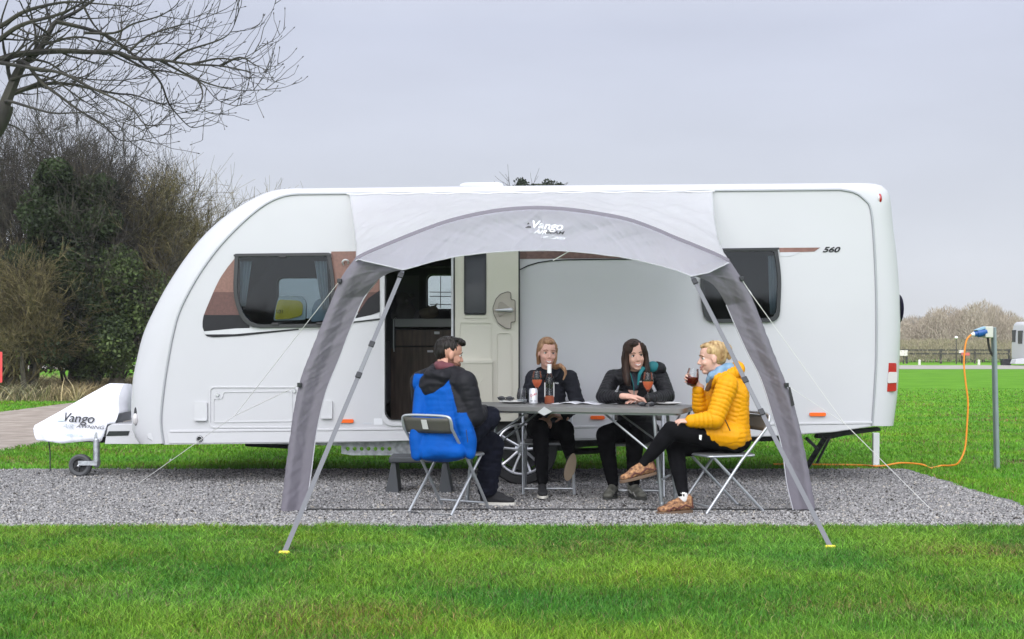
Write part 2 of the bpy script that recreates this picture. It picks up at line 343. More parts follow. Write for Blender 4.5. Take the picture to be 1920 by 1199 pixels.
# near side panel with openings
arch = [(978 + 76 * math.cos(R(a)), 841 - 76 * math.sin(R(a))) for a in range(11, 170, 7)]
bottom = [(1635, 800), (1560, 811), (1440, 819)] + arch + [(700, 829), (500, 832), (307, 834)]
DOORH = rr(723, 462, 847, 787, (4, 4, 12, 16))
W1 = rpoly([(440, 476), (619, 474), (628, 527), (626, 614), (459, 616), (436, 560)], [3, 4, 30, 22, 30, 60])
W2 = rpoly([(1318, 467), (1458, 465), (1466, 520), (1462, 604), (1322, 606), (1312, 545)], [3, 5, 40, 20, 22, 40])
def inset(poly, d):
    cx = sum(p[0] for p in poly) / len(poly); cy = sum(p[1] for p in poly) / len(poly); w = max(p[0] for p in poly) - cx; h = max(p[1] for p in poly) - cy
    return [(cx + (x - cx) * (1 - d / w), cy + (y - cy) * (1 - d / h)) for x, y in poly]
side = [(p.x, p.y) for p in Ip] + bottom
slab(side, YV, .025, [DOORH, inset(W1, 5), inset(W2, 5)]).build('side_panel', WHITE, van, smooth=False)
FW1 = rr(800, 515, 872, 582, 10); FW2 = rr(520, 520, 612, 600, 10); FW3 = rr(1340, 500, 1420, 585, 10)
far_side = [Vector((p.x, YB, p.z)) for p in Iw] + [Vector((x_.x, YB, x_.z)) for x_ in pxs([(1635, 800), (1440, 819), (700, 829), (307, 834)], YV)]
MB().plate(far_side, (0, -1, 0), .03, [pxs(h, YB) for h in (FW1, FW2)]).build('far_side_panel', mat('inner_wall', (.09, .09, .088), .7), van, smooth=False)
# interior lining
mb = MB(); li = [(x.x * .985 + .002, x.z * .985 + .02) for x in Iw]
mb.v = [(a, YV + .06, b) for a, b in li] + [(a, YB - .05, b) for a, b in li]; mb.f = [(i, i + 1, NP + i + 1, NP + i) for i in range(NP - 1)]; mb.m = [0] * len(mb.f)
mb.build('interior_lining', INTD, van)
mb = MB(); a_, b_ = P(300, 829, YV), P(1640, 795, YV)
mb.plate([Vector((a_.x, YV + .03, a_.z + .015)), Vector((b_.x, YV + .03, b_.z + .02)), Vector((b_.x, YB - .04, b_.z + .02)), Vector((a_.x, YB - .04, a_.z + .015))], (0, 0, -1), .04)
mb.build('underfloor', DARKST, van, smooth=False)
# seam / awning rail following the inset line
mb = MB(); mb.tube([Vector((p.x, YV - .004, p.z)) for p in Iw], .010, 6); mb.build('awning_rail', mat('rail_grey', (.33, .34, .36), .35, metal=.3), van)
mb = MB()
mb.tube([P(p.x, p.y, YV + .05) for p in resample(v2([(548, 357.5), (1000, 353), (1590, 348.5)]), 20)], .013, 8); mb.build('roof_gutter', GREYTRIM, van)
mb = MB(); mb.plate(pxs([(318, 807), (903, 800.5), (903, 805), (318, 811.5)], YV - .012), (0, 1, 0), .012); mb.plate(pxs([(1053, 799), (1637, 790.5), (1637, 795), (1053, 803.5)], YV - .012), (0, 1, 0), .012)
mb.build('skirt_rail', WHITE2, van, bevel=.003)
mb = MB(); slab([(314, 812), (903, 806), (898, 824), (700, 828), (316, 832)], YV - .008, .008, mb=mb); slab([(1053, 804), (1632, 796), (1632, 799), (1560, 810), (1440, 818), (1056, 823)], YV - .008, .008, mb=mb); mb.build('skirt', WHITE2, van, bevel=.002)
ar = [(978 + 79 * math.cos(R(a)), 841 - 79 * math.sin(R(a))) for a in range(12, 169, 5)]
MB().tube(pxs(ar, YV - .006), .014, 8).build('wheel_arch', WHITE2, van)
mb = MB(); c = P(978, 841, YV); mb.v = []; 
for yy in (YV + .02, YV + .42): mb.v += [(c.x + .345 * math.cos(R(a)), yy, c.z + .345 * math.sin(R(a))) for a in range(0, 181, 12)]
mb.f = [(i, i + 1, i + 17, i + 16) for i in range(15)] + [tuple(range(16, 32))]; mb.m = [0] * len(mb.f); mb.build('wheel_box', BLACK, van)
# wheel
def wheel(parent, cx, cy, cz, R0, name='wheel'):
    M = Matrix.Translation((cx, cy, cz)) @ Matrix.Rotation(R(90), 4, 'X')
    ty = MB().lathe([(R0 * .70, .07), (R0 * .78, .095), (R0 * .95, .095), (R0 * .99, .08), (R0, .05), (R0, -.05), (R0 * .99, -.08), (R0 * .9, -.095), (R0 * .7, -.07)], 48, M, True).build(name, BLACK, parent)
    rb = MB().lathe([(R0 * .71, .085), (R0 * .73, .092), (R0 * .70, .096), (R0 * .665, .085), (R0 * .655, .02), (R0 * .655, -.06)], 48, M).build('rim', ALLOY, ty)
    sp = MB(); hub = M @ Vector((0, 0, .06))
    for k in range(5):
        for s in (-1, 1):
            a = R(90 + 72 * k); a1 = a + s * R(15); a0 = a + s * R(22)
            p0 = M @ Vector((R0 * .14 * math.cos(a0), R0 * .14 * math.sin(a0), .062)); p1 = M @ Vector((R0 * .45 * math.cos(a1), R0 * .45 * math.sin(a1), .078)); p2 = M @ Vector((R0 * .68 * math.cos(a1), R0 * .68 * math.sin(a1), .08))
            sp.tube([p0, p1, p2], [.014, .0115, .016], 6)
    sp.lathe([(.0, .085), (R0 * .10, .083), (R0 * .13, .07), (R0 * .19, .06), (R0 * .19, .02)], 20, M)
    sp.build('spoke', ALLOY, ty)
    for k in range(5): nt_ = MB(); a = R(54 + 72 * k); nt_.cap(M @ Vector((R0 * .2 * math.cos(a), R0 * .2 * math.sin(a), .04)), M @ Vector((R0 * .2 * math.cos(a), R0 * .2 * math.sin(a), .066)), .009, .008, 8); nt_.build('wheel_nut', DARKST, ty)
    MB().lathe([(0, 0.0), (R0 * .60, 0.0), (R0 * .60, -.03)], 32, M).build('brake_drum', mat('brake', (.05, .05, .052), .6, metal=.4), ty)
    MB().lathe([(0, .092), (R0 * .085, .09), (R0 * .095, .083)], 16, M).build('hub_cap', mat('cap_grey', (.25, .26, .27), .4, metal=.5), ty)
c = P(978, 841, YV + .09); wheel(van, c.x, c.y, .305, .305); wheel(van, c.x, YB - .15, .305, .305)
# windows
def window(poly, Y, rimw=6, arch=None):
    f = MB(); f.plate(pxs(poly, Y - .03), (0, 1, 0), .035, [pxs(inset(poly, rimw), Y - .03)]); fo = f.build('window', BLKGLOSS, van, bevel=.004)
    slab(inset(poly, rimw - 1), Y - .022, .006).build('pane', PANE, fo, smooth=False)
    return fo
w1 = window(W1, YV, 7); w2 = window(W2, YV, 7)
for (a, b, y) in ((521, 537, 483), (1376, 1392, 474)): pass
for q_ in ((530, 482), (516, 608), (600, 607)): MB().box(P(*q_, YV - .035), (.06, .02, .02)).build('window_catch', BLACK, w1, bevel=.004)
MB().plate(pxs([(438, 477.5), (621, 475.5), (621, 479.5), (438, 481)], YV - .042), (0, 1, 0), .014).build('hinge_rail', BLKGLOSS, w1)
MB().plate(pxs([(1354, 466), (1461, 464.5), (1461, 468.5), (1354, 470)], YV - .042), (0, 1, 0), .014).build('hinge_rail', BLKGLOSS, w2)
# curtains
CURT = mat('curtain_cloth', (.85, .86, .88), .9, transl=.3)
def curtain(xa, xb, xc, xd, ya, yb, Y, nm, par):
    mb = MB(); mb.grid(lambda u, v: (lambda p: Vector((p.x, Y + .018 * math.sin(u * 22), p.z)))(P((xa + (xb - xa) * u) * (1 - v) + (xc + (xd - xc) * u) * v, ya + (yb - ya) * v, Y)), 34, 8); mb.build(nm, CURT, par, solid=.003)
curtain(446, 472, 449, 460, 490, 575, YV + .07, 'curtain', w1); curtain(590, 612, 604, 617, 490, 580, YV + .07, 'curtain', w1)
curtain(1440, 1458, 1444, 1458, 480, 590, YV + .07, 'curtain', w2)
# window seats/wall inside to keep room: shelf with yellow and white thing
# decals
COPPER = mat('copper_print', (.155, .078, .060), .45, metal=.0, col2=(.20, .10, .078), vs=50)
DECB = mat('decal_black', (.012, .012, .015), .45, spec=.25); SILV = mat('decal_silver', (.5, .5, .53), .3, metal=.4); BRICK = mat('decal_brick', (.075, .032, .027), .5, col2=(.10, .042, .035), vs=50)
def dec(poly, m, d=.003, nm='graphic'): return slab(poly, YV - d, d).build(nm, m, van, smooth=False)
def band(y0, y1, left=None):
    out = [(440, 485), (427, 501), (413, 521), (403, 541), (394, 561), (386, 580), (381, 593), (379.5, 604), (379.7, 614), (384, 626), (392, 629.5), (403, 630)]
    return out
def xl(y):
    pts = [(485, 440), (501, 427), (521, 413), (541, 403), (561, 394.5), (580, 386.5), (593, 381.5), (604, 379.6), (614, 379.8), (626, 384), (630, 400)]
    for (a, xa), (b, xb) in zip(pts, pts[1:]):
        if a <= y <= b: return xa + (xb - xa) * (y - a) / (b - a)
    return 440
def strip(y0, y1, xr0, xr1, m, d=.003):
    ys = [y0 + (y1 - y0) * k / 8 for k in range(9)]; dec([(xl(y), y) for y in ys] + [(xr1, y1), (xr0, y0)], m, d)
strip(485, 548, 450, 450, COPPER); strip(548, 591, 450, 450, BRICK); strip(591, 622, 468, 468, DECB)
slab([(381, 622), (440, 616.5), (600, 611), (600, 616), (520, 622), (440, 629), (400, 630), (387, 629)], YV - .004, .004).build('graphic', SILV, van)
slab([(384, 627.5), (440, 627), (560, 616.5), (560, 619), (448, 630.5), (400, 633), (388, 631)], YV - .0055, .0055).build('graphic', DECB, van)
dec([(621, 472), (712, 471), (712, 548), (626, 548)], COPPER); dec([(628, 548), (712, 548), (712, 585), (628, 590)], BRICK, .0035)
dec([(655, 612), (690, 560), (712, 545), (712, 585), (668, 602)], DECB, .007); dec([(640, 603), (712, 588), (712, 597), (640, 606)], SILV, .008); dec([(640, 606), (712, 598), (712, 600), (640, 608)], DECB, .009)
dec([(975, 472), (1354, 467.5), (1354, 483), (975, 486)], mat('graphic_brown', (.10, .05, .042), .4, col2=(.15, .08, .065), vs=30)); 
mb = MB(); mb.tube(pxs([(975, 506), (990, 498.5), (1010, 492.5), (1030, 489.5), (1060, 487.5), (1180, 486), (1350, 483)], YV - .004), .0055, 6); mb.build('graphic', DECB, van)
dec([(1461, 465), (1538, 464.5), (1527, 472), (1500, 473), (1462, 473.5)], mat('graphic_copper', (.16, .075, .06), .35, col2=(.22, .11, .09), vs=12)); dec([(1462, 473.5), (1500, 473), (1484, 480.5), (1462, 481)], SILV)
text('lettering', '560', P(1542, 473, YV - .004), .062, DECB, van, shear=.35, sx=1.5, bold=.0018)
# body details
def lid(x0, y0, x1, y1, r, m, nm, d=.012): return slab(rr(x0, y0, x1, y1, r), YV - d, d).build(nm, m, van, bevel=.003)
def frame(poly, ins, nm, m, d=.006, par=None):
    return MB().plate(pxs(poly, YV - d), (0, 1, 0), d, [pxs(inset(poly, ins), YV - d)]).build(nm, m, par or van, bevel=.0015)
LK = rr(392, 725, 559, 803, 8)
lk = frame(LK, 2.5, 'locker_door', WHITE2, .008)
frame(rpoly([(419, 735), (548, 733.5), (548, 791), (400, 793), (400, 748), (415, 748), (417, 744)], 4), 2, 'panel_moulding', WHITE2, .006, lk)
for q in ((408, 741), (552, 734)): MB().lathe([(0, .014), (.012, .014), (.016, .008), (.016, 0)], 16, Matrix.Translation(P(*q, YV)) @ Matrix.Rotation(R(90), 4, 'X')).build('lock', CHROME, lk)
for b_ in ((364, 754, 388, 790), (602, 752, 623, 786)):
    v_ = lid(*b_, 3, WHITE2, 'vent_cover', .02); slab([(b_[0] + 1, b_[3] - 3), (b_[2] - 1, b_[3] - 3), (b_[2] - 1, b_[3] - .5), (b_[0] + 1, b_[3] - .5)], YV - .03, .012).build('vent_lip', WHITE2, v_)
for b_ in ((634, 786.5, 663, 793.5), (1107, 780, 1134, 787), (1518, 774, 1549, 781)):
    l_ = lid(*b_, 3, ORANGE, 'marker_light', .018)
e_ = MB().lathe([(0, .004), (.017, .006), (.018, .012), (.027, .012), (.028, 0)], 20, Matrix.Translation(P(374.5, 823, YV - .008)) @ Matrix.Rotation(R(90), 4, 'X')).build('water_inlet', BLACK, van)
MB().lathe([(.019, .013), (.021, .016), (.025, .013)], 20, Matrix.Translation(P(374.5, 823, YV - .008)) @ Matrix.Rotation(R(90), 4, 'X')).build('inlet_ring', CHROME, e_)
dec(rr(680, 793, 697, 796, 1), mat('sticker_grey', (.45, .47, .5), .5), .002, 'sticker'); dec(rr(701, 785, 717, 797, 1), mat('sticker_pale', (.6, .61, .63), .5), .002, 'sticker')
# front corner lamp and fairing, rear lights
lp = MB().ell(P(258, 780, YV + .085), (.032, .03, .108)).build('front_lamp', BLKGLOSS, van); MB().ell(P(254, 786, YV + .06), (.026, .025, .05)).build('lamp_lens', LENSW, lp)
MB().plate(pxs([(262, 796), (268, 797), (268, 833), (196, 833), (202, 800), (210, 795.5)], 11.4), (0, 1, 0), .7).build('tow_fairing', WHITE2, van, bevel=.02)
slab([(204, 809), (243, 808.5), (240, 817), (199, 818)], 11.395, .01).build('fairing_slot', BLKGLOSS, van)
MB().plate(pxs([(275, 815), (284, 812), (300, 814), (300, 826), (284, 827), (276, 822)], YV + .01), (0, 1, 0), .03).build('corner_grip', WHITE2, van, bevel=.006)
rl = MB().plate(pxs(rpoly([(1664, 681), (1681, 681), (1681, 734), (1661, 735)], 3), YV + .02), (0, 1, 0), .2).build('rear_light', RED, van, bevel=.006)
MB().plate(pxs(rpoly([(1666, 698), (1682.5, 698), (1682, 718), (1664, 719)], 3), YV + .012), (0, 1, 0), .19).build('reversing_lens', LENSW, rl, bevel=.005)
MB().ell(P(1649, 373, YV + .04), (.02, .035, .045)).build('marker_light', RED, van); MB().ell(P(1646, 373, YV + .04), (.018, .034, .043)).build('marker_light', LENSW, van)
MB().ell(P(1684.5, 580, YV + .3), (.010, .16, .13)).build('rear_window', mat('navy_glass', (.012, .01, .04), .15), van)
sk = MB(); sk.plate([P(860, 350, 11.5), P(864, 345, 11.5), P(872, 342.5, 11.5), P(934, 341.5, 11.5), P(944, 345, 11.5), P(945, 351, 11.5)], (0, 1, 0), .4); sk.build('roof_light', mat('rooflight_grey', (.5, .52, .53), .3), van, bevel=.008)
MB().box(P(558, 356, 11.2), (.05, .1, .02)).build('roof_cap', GREYTRIM, van)
# grab handle / hook behind the canopy
MB().tube(catmull([P(644, 497, YV), P(642, 492, YV - .03), P(646, 488, YV - .04), P(652, 489, YV - .03), P(653, 494, YV)], 4), .008, 6).build('hook', WHITE2, van)
# door opening frame and open door
frame(rr(715, 455, 854, 799, (5, 5, 14, 20)), 7, 'door_frame', WHITE2, .016)
frame(rr(721, 461, 849, 788, (5, 5, 12, 16)), 1.6, 'door_seal', BLACK, .019)
DY = YV - .085
door = MB().plate(pxs(rpoly([(848, 455), (972, 455), (972, 790), (848, 792)], 4), DY), (0, 1, 0), .05, [pxs(rr(872, 475, 910, 589, 3), DY)]).build('door', CREAM, van, bevel=.006)
MB().plate(pxs(rr(870, 473, 912, 591, 4), DY - .006), (0, 1, 0), .01, [pxs(rr(873, 476, 909, 588, 3), DY - .006)]).build('window_frame', BLKGLOSS, door)
MB().plate(pxs(rr(872, 475, 910, 589, 3), DY + .02), (0, 1, 0), .006).build('door_pane', mat('dark_door_glass', (.035, .04, .045), .1), door)
slab([(846, 455), (850, 455), (850, 792), (846, 792)], DY - .008, .02).build('hinge_strip', WHITE2, door); slab([(850.3, 455), (853, 455), (853, 792), (850.3, 792)], DY - .004, .012).build('edge_seal_gap', BLACK, door)
slab([(971, 455), (975, 455), (975, 790), (971, 790)], DY + .003, .06).build('edge_seal_gap', BLACK, door)  # black strip put in for the shaded gap beside the door edge
def dfr(poly, ins, m=CREAM, d=.006, nm='panel_moulding'): return MB().plate(pxs(poly, DY - d), (0, 1, 0), d, [pxs(inset(poly, ins), DY - d)]).build(nm, m, door, bevel=.002)
dfr(rr(861, 604, 922, 676, 3), 2); dfr(rr(931, 624, 960, 776, 7), 1.6); dfr(rr(868, 588, 915, 597, 4), 2)
slab(rr(866, 678, 923, 778, 3), DY - .03, .03).build('door_bin', CREAM2, door, bevel=.008)
slab([(866, 676), (924, 676), (924, 681), (866, 681)], DY - .036, .03).build('bin_lip', CREAM, door)
mb = MB()
for q in ((874, 735, 893, 700), (882, 742, 905, 712), (892, 748, 900, 735)): mb.tube([P(q[0], q[1], DY - .031), P(q[2], q[3], DY - .031)], .003, 5)
mb.build('bin_rib', CREAM, door)
LPp = rpoly([(952, 547), (958, 549), (958, 562), (966, 563), (966, 604), (958, 604), (958, 617), (948, 616), (934, 606), (926, 590), (924, 578), (930, 561), (938, 552)], 3)
lpl = slab(LPp, DY - .014, .014).build('latch_plate', mat('latch_beige', (.40, .36, .31), .45), door, bevel=.004)
MB().tube([Vector(q) for q in [P(a, b, DY - .016) for a, b in LPp + LPp[:1]]], .003, 5, caps=False).build('plate_edge', mat('latch_dark', (.12, .11, .10), .5), lpl)
MB().plate(pxs(rpoly([(935, 568), (940, 565), (960, 580), (936, 596), (932, 584)], 3), DY - .026), (0, 1, 0), .012).build('latch_recess', mat('latch_mid', (.30, .27, .23), .4), lpl, bevel=.003)
mb = MB(); mb.cap(P(958, 582, DY - .04), P(930, 582, DY - .034), .020, .007, 12); mb.build('latch_lever', CHROME, lpl)
# inside the caravan, through the door
mb = MB(); mb.box(((P(740, 600, 12.2).x + P(846, 600, 12.2).x) / 2 + .2, 12.45, .80), (1.0, .62, .72)); cab = mb.build('kitchen_unit', WOOD, van)
zt_ = P(0, 598, 12.12).z; mb = MB(); mb.box((P(741, 0, 12.14).x + .55, 12.43, zt_ - .04), (1.1, .68, .08)); mb.build('worktop', mat('worktop_grey', (.32, .33, .32), .4), cab, bevel=.005)
YC = 12.135
mb = MB()
for (x0, y0, x1, y1) in ((742, 619, 846, 649), (742, 651, 846, 785)): slab([(x0, y0), (x1, y0), (x1, y1), (x0, y1)], YC - .015, .012, mb=mb)
mb.build('drawer_front', WOOD, cab, bevel=.002)
for q_ in ((814, 622, 824, 627), (801, 657, 812, 661)): slab(rr(*q_, 1), YC - .03, .015).build('drawer_handle', mat('handle_pale', (.7, .7, .7), .3), cab)
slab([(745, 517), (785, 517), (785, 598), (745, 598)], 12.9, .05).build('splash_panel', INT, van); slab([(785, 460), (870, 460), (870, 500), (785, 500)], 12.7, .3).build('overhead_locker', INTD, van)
mb = MB(); mb.tube([P(738, 600, 11.9), P(738, 650, 11.9), P(739, 660, 11.9)], .006, 6); mb.tube([P(738, 600, 11.9), P(742, 597, 12.1)], .006, 6); mb.build('grab_rail', CHROME, van)
MB().box(P(725, 700, 11.7) + Vector((-.35, 0, 0)), (.7, .8, .6)).build('bench_seat', mat('seat_cloth', (.12, .12, .13), .9), van, bevel=.03)
# far windows
for fw in (FW1, FW2):
    f_ = MB().plate(pxs(fw, YB - .06), (0, 1, 0), .03, [pxs(inset(fw, 2.5), YB - .06)]).build('window', BLKGLOSS, van); slab(inset(fw, 2), YB - .045, .004).build('pane', glassmat('far_pane', (.75, .8, .8)), f_, smooth=False)
mb = MB()
for y in (548, 556, 571): mb.tube([P(806, y, YB - .09), P(866, y + .5, YB - .09)], .004, 5)
mb.tube([P(826, 519, YB - .09), P(826, 578, YB - .09)], .004, 5); mb.build('window_rail', GREYTRIM, van)
# chassis, steadies, tow frame, jockey wheel
mb = MB()
mb.plate(pxs([(455, 832), (640, 836), (640, 851), (660, 854), (772, 854), (772, 834), (905, 832), (905, 826), (455, 828)], 11.15), (0, 1, 0), .012, [pxs([(x + 4.0 * math.cos(R(a)), 842 + 4.0 * math.sin(R(a))) for a in range(0, 360, 45)], 11.15) for x in range(652, 740, 13)])
mb.build('chassis_rail', STEEL, van)
MB().plate(pxs([(905, 826), (1500, 818), (1500, 826), (1100, 838), (1052, 846), (905, 840)], 11.5), (0, 1, 0), .05).build('chassis_rail', DARKST, van)
MB().box((P(968, 0, 12).x, 12, .36), (.09, 2.0, .09)).build('axle', DARKST, van)
mb = MB(); mb.tube([P(1150, 832, 11.5), P(1120, 845, 11.8), P(1060, 848, 12)], .03, 8); mb.build('underbody_pipe', DARKST, van)
st = MB(); st.plate(pxs([(1535, 812), (1650, 802), (1652, 808), (1580, 818), (1556, 824), (1530, 822)], 11.25), (0, 1, 0), .1); st.build('steady_bracket', DARKST, van, bevel=.004)
st = MB(); st.tube([P(1549, 818, 11.25), P(1512, 878, 11.72)], .032, 4); st.tube([P(1512, 822, 11.3), P(1533, 842, 11.4)], .018, 4); st.tube([P(1556, 820, 11.2), P(1532, 868, 11.55)], .014, 4); st.cap((P(1512, 878, 11.72).x - .05, 11.72, .012), (P(1512, 878, 11.72).x + .06, 11.72, .012), .012, .012, 8); sto = st.build('corner_steady', mat('steady_metal', (.10, .105, .11), .5, metal=.6, var=.4, vs=20), van)
st = MB(); st.tube([P(460, 832, 11.5), P(560, 838, 11.6)], .025, 4); st.build('corner_steady', DARKST, van)
st = MB(); b0 = P(1642, 812, 12.5); st.box((b0.x, 12.5, b0.z / 2), (.06, .05, b0.z)); st.box((b0.x, 12.5, .008), (.11, .1, .014)); st.build('corner_steady', mat('leg_white', (.7, .71, .72), .4), van, bevel=.003)
tf = MB(); tf.tube([P(268, 828, 11.75), P(120, 822, 11.8)], .03, 6); tf.tube([P(262, 826, 12.7), P(120, 822, 11.85)], .03, 6); tf.tube([P(130, 820, 11.82), P(75, 818, 11.82)], .03, 8); tf.build('tow_frame', DARKST, van)
jt = MB(); jx = P(181, 0, 11.6).x; jt.cap((jx, 11.6, .15), (jx, 11.6, .40), .024, .024, 12); jt.cap((jx, 11.6, .11), (jx, 11.6, .33), .03, .03, 12); jt.box((jx - .07, 11.57, .125), (.17, .012, .04)); jt.box((jx - .07, 11.66, .125), (.17, .012, .04)); j_ = jt.build('jockey_stem', STEEL, van)
Mj = Matrix.Translation((P(150, 0, 11.6).x, 11.615, .102)) @ Matrix.Rotation(R(90), 4, 'X')
jw = MB().lathe([(.062, .03), (.085, .038), (.1, .028), (.102, 0), (.1, -.028), (.085, -.038), (.062, -.03)], 32, Mj, True).build('jockey_wheel', mat('tyre_grey', (.06, .062, .065), .7), van)
mb = MB().lathe([(0, .02), (.02, .02), (.022, .012), (.064, .012)], 24, Mj)
for k in range(7):
    a = R(k * 360 / 7); mb.tube([Mj @ Vector((.02 * math.cos(a), .02 * math.sin(a), .018)), Mj @ Vector((.063 * math.cos(a), .063 * math.sin(a), .022))], .005, 5)
mb.build('jockey_hub', BLACK, jw); MB().cap(P(150, 0, 11.55) * 0 + Vector((P(150, 0, 11.6).x, 11.555, .102)), Vector((P(150, 0, 11.6).x, 11.675, .102)), .012, .012, 8).build('axle_bolt', CHROME, jw)
MB().tube([P(91, 826, 11.8), P(94, 850, 11.8), Vector((P(94, 0, 11.8).x, 11.8, .03))], .006, 6).build('breakaway_cable', DARKST, van)
# soft toys, shelf objects (things of their own)
PL = mat('grey_plush', (.13, .12, .115), .95, bump=.004, bs=200)
bt = MB(); yb = 12.35; 
for c_, r_ in (((761, 586), .10), ((756, 562), .072), ((744, 553), .03), ((772, 556), .03), ((742, 592), .05), ((781, 594), .05)): bt.ell(P(*c_, yb), r_)
bt.ell(P(764, 567, yb - .06), .03); setp(bt.build('soft_toy', PL, base=(P(761, 598, yb))), 'dark grey plush bear sitting on the worktop inside the open doorway', 'soft toy')
bt = MB(); bt.ell(P(803, 588, yb), (.10, .06, .055)); bt.ell(P(812, 582, yb - .05), (.05, .045, .045)); bt.tube([P(812, 580, yb - .05), P(820, 569, yb - .05)], [.02, .004], 6); bt.tube([P(806, 580, yb - .05), P(804, 573, yb - .05)], [.014, .004], 6); setp(bt.build('soft_toy', mat('beige_plush', (.20, .17, .13), .95), base=(P(803, 598, yb))), 'beige plush animal with pointed ears on the worktop by the inner window', 'soft toy')
bt = MB(); slab(rpoly([(524, 554), (566, 556), (574, 566), (573, 600), (512, 602), (518, 570)], 6), YV + .13, .05, mb=bt); bg_ = thing('bag', 'yellow and white bag standing inside the front side window', 'bag', P(545, 602, YV + .18)); bt.build('bag_body', mat('bag_white', (.75, .77, .78), .4), bg_, bevel=.01)
slab(rpoly([(522, 562), (562, 564), (568, 572), (566, 592), (545, 598), (515, 600), (518, 575)], 5), YV + .115, .012).build('bag_front', mat('bag_yellow', (1.0, .72, .03), .5), bg_, bevel=.004)
text('lettering', '101', P(517, 588, YV + .112), .045, DECB, bg_)
bt = MB(); slab(rpoly([(590, 566), (600, 560), (612, 562), (618, 600), (583, 604), (585, 580)], 4), YV + .15, .05, mb=bt); setp(bt.build('cushion', mat('pale_blue_cloth', (.45, .52, .58), .8), base=P(600, 604, YV + .22), bevel=.01), 'pale blue cushion inside the front side window, right of the yellow bag', 'cushion')
# hitch cover
hc = thing('hitch_cover', 'white fabric hitch cover draped over the tow hitch', 'hitch cover', (P(140, 0, 11.8).x, 11.8, .4))
top = [(50, 800), (95, 776), (140, 750), (192, 720.5), (225, 721.5)]; bot = [(56, 828), (76, 829.5), (114, 832.5), (168, 827), (192, 829), (202, 795), (219, 792), (224, 780)]
mb = MB(); NU, NVv = 34, 11
def hcf(u, v):
    xt = 50 + 175 * u
    tp = np.interp(xt, [50, 95, 140, 192, 225], [800, 776, 750, 720.5, 721.5]); bo = np.interp(xt, [50, 56, 76, 114, 168, 190, 196, 202, 219, 225], [812, 828, 829.5, 832.5, 827, 829.5, 815, 796, 793, 775])
    hw = np.interp(xt, [50, 80, 150, 225], [.06, .14, .24, .26])
    if v < .5: w = v * 2; yy = 11.8 - hw * (.35 + .65 * min(1, 1.35 * math.sin(w * 1.57))) * (1 if v > 0 else .0); py = tp + (bo - tp) * w
    else: w = (v - .5) * 2
    return None
def hcv(u, s):
    """s -1..1 around the tent section: near hem .. ridge .. far hem"""
    xt = 50 + 175 * u
    tp = np.interp(xt, [50, 95, 140, 192, 225], [800, 776, 750, 720.5, 721.5]); bo = np.interp(xt, [50, 56, 76, 114, 168, 190, 196, 202, 219, 225], [812, 828, 829.5, 832.5, 827, 829.5, 815, 796, 793, 775])
    hw = np.interp(xt, [50, 80, 150, 225], [.05, .13, .22, .25]); a = abs(s); q = math.sin(min(1, a * 2.2) * math.pi / 2)
    py = tp + (bo - tp) * max(0, (a - .06) / .94); p = P(xt, py, 11.6)
    off = .006 * math.sin(xt * .11 + a * 5) + .003 * math.sin(xt * .31 - a * 8) + .008 * mnoise.noise((xt * .05, a * 3, 0))
    yc = 11.82 + math.copysign(hw * (.3 + .7 * q) if a > .02 else 0, s) + off * q
    if s > 0: pass
    return Vector((p.x, yc, p.z))
mb.grid(lambda u, v: hcv(u, v * 2 - 1), 48, 25)
mb.add([hcv(1, v / 24 * 2 - 1) for v in range(25)], [tuple(range(25))]); mb.add([hcv(0, v / 24 * 2 - 1) for v in range(25)], [tuple(range(25))])
mb.build('cover_cloth', mat('cover_white', (.74, .75, .80), .5, bump=.005, bs=9, detail=3), hc, solid=.003)
CH = mat('print_charcoal', (.03, .03, .035), .5); PG = mat('print_grey', (.42, .47, .50), .5); PB = mat('print_pale', (.45, .58, .63), .5)
HR = (R(90), R(3), R(0)); YH = 11.6
def on_cover(px, py, d=.016):
    u = (px - 50) / 175; tp = np.interp(px, [50, 95, 140, 192, 225], [800, 776, 750, 720.5, 721.5]); bo = np.interp(px, [50, 56, 76, 114, 168, 190, 196, 202, 219, 225], [812, 828, 829.5, 832.5, 827, 829.5, 815, 796, 793, 775])
    a = .06 + .94 * (py - tp) / (bo - tp); q = hcv(u, -a); q.y -= d; return q
def htext(s, loc, size, m, shear=0, sx=1, rot=None, bold=0):
    o = text('lettering', s, loc, size, m, hc, rot, shear, sx, 0, bold=bold); wl = world_loc(hc)
    for v in o.data.vertices:
        c_ = v.co + wl; v.co = on_cover(960 + c_.x * F / c_.y, HOR - (c_.z - EYE) * F / c_.y) - wl
def htri(pts, m):
    mb = MB(); mb.add([on_cover(*p) for p in pts], [(0, 1, 2)]); mb.build('emblem', m, hc)
htext('Vango', P(112, 790, YH), .115, CH, shear=.25, sx=1.1, rot=HR, bold=.001)
htri([(101, 791), (112, 780), (118, 790)], PB)
htext('AIR', P(114, 803, YH), .06, PG, shear=.4, sx=1.2, rot=HR); htext('AWNING', P(143, 802, YH), .045, CH, shear=.3, sx=1.35, rot=HR)
htext('vango.co.uk', P(120, 817.5, YH), .048, PB, sx=.75, rot=HR)
# caravan step
ST = mat('step_plastic', (.045, .05, .055), .6); stp = thing('caravan_step', 'dark grey plastic step under the caravan doorway', 'step', (P(787, 0, 10.45).x, 10.45, 0))
c = P(787, 857, 10.4); MB().box((c.x, 10.45, c.z - .015), (.48, .34, .05)).build('tread', ST, stp, bevel=.012)
mb = MB()
for s in (-1, 1):
    q = c.x + s * .22; mb.plate([Vector((q - s * .03, 10.30, c.z - .03)), Vector((q + s * .0, 10.30, c.z - .03)), Vector((q + s * .05, 10.28, 0)), Vector((q - s * .06, 10.28, 0))], (0, 1, 0), .3)
    mb.build('step_leg', ST, stp, bevel=.008); mb = MB()
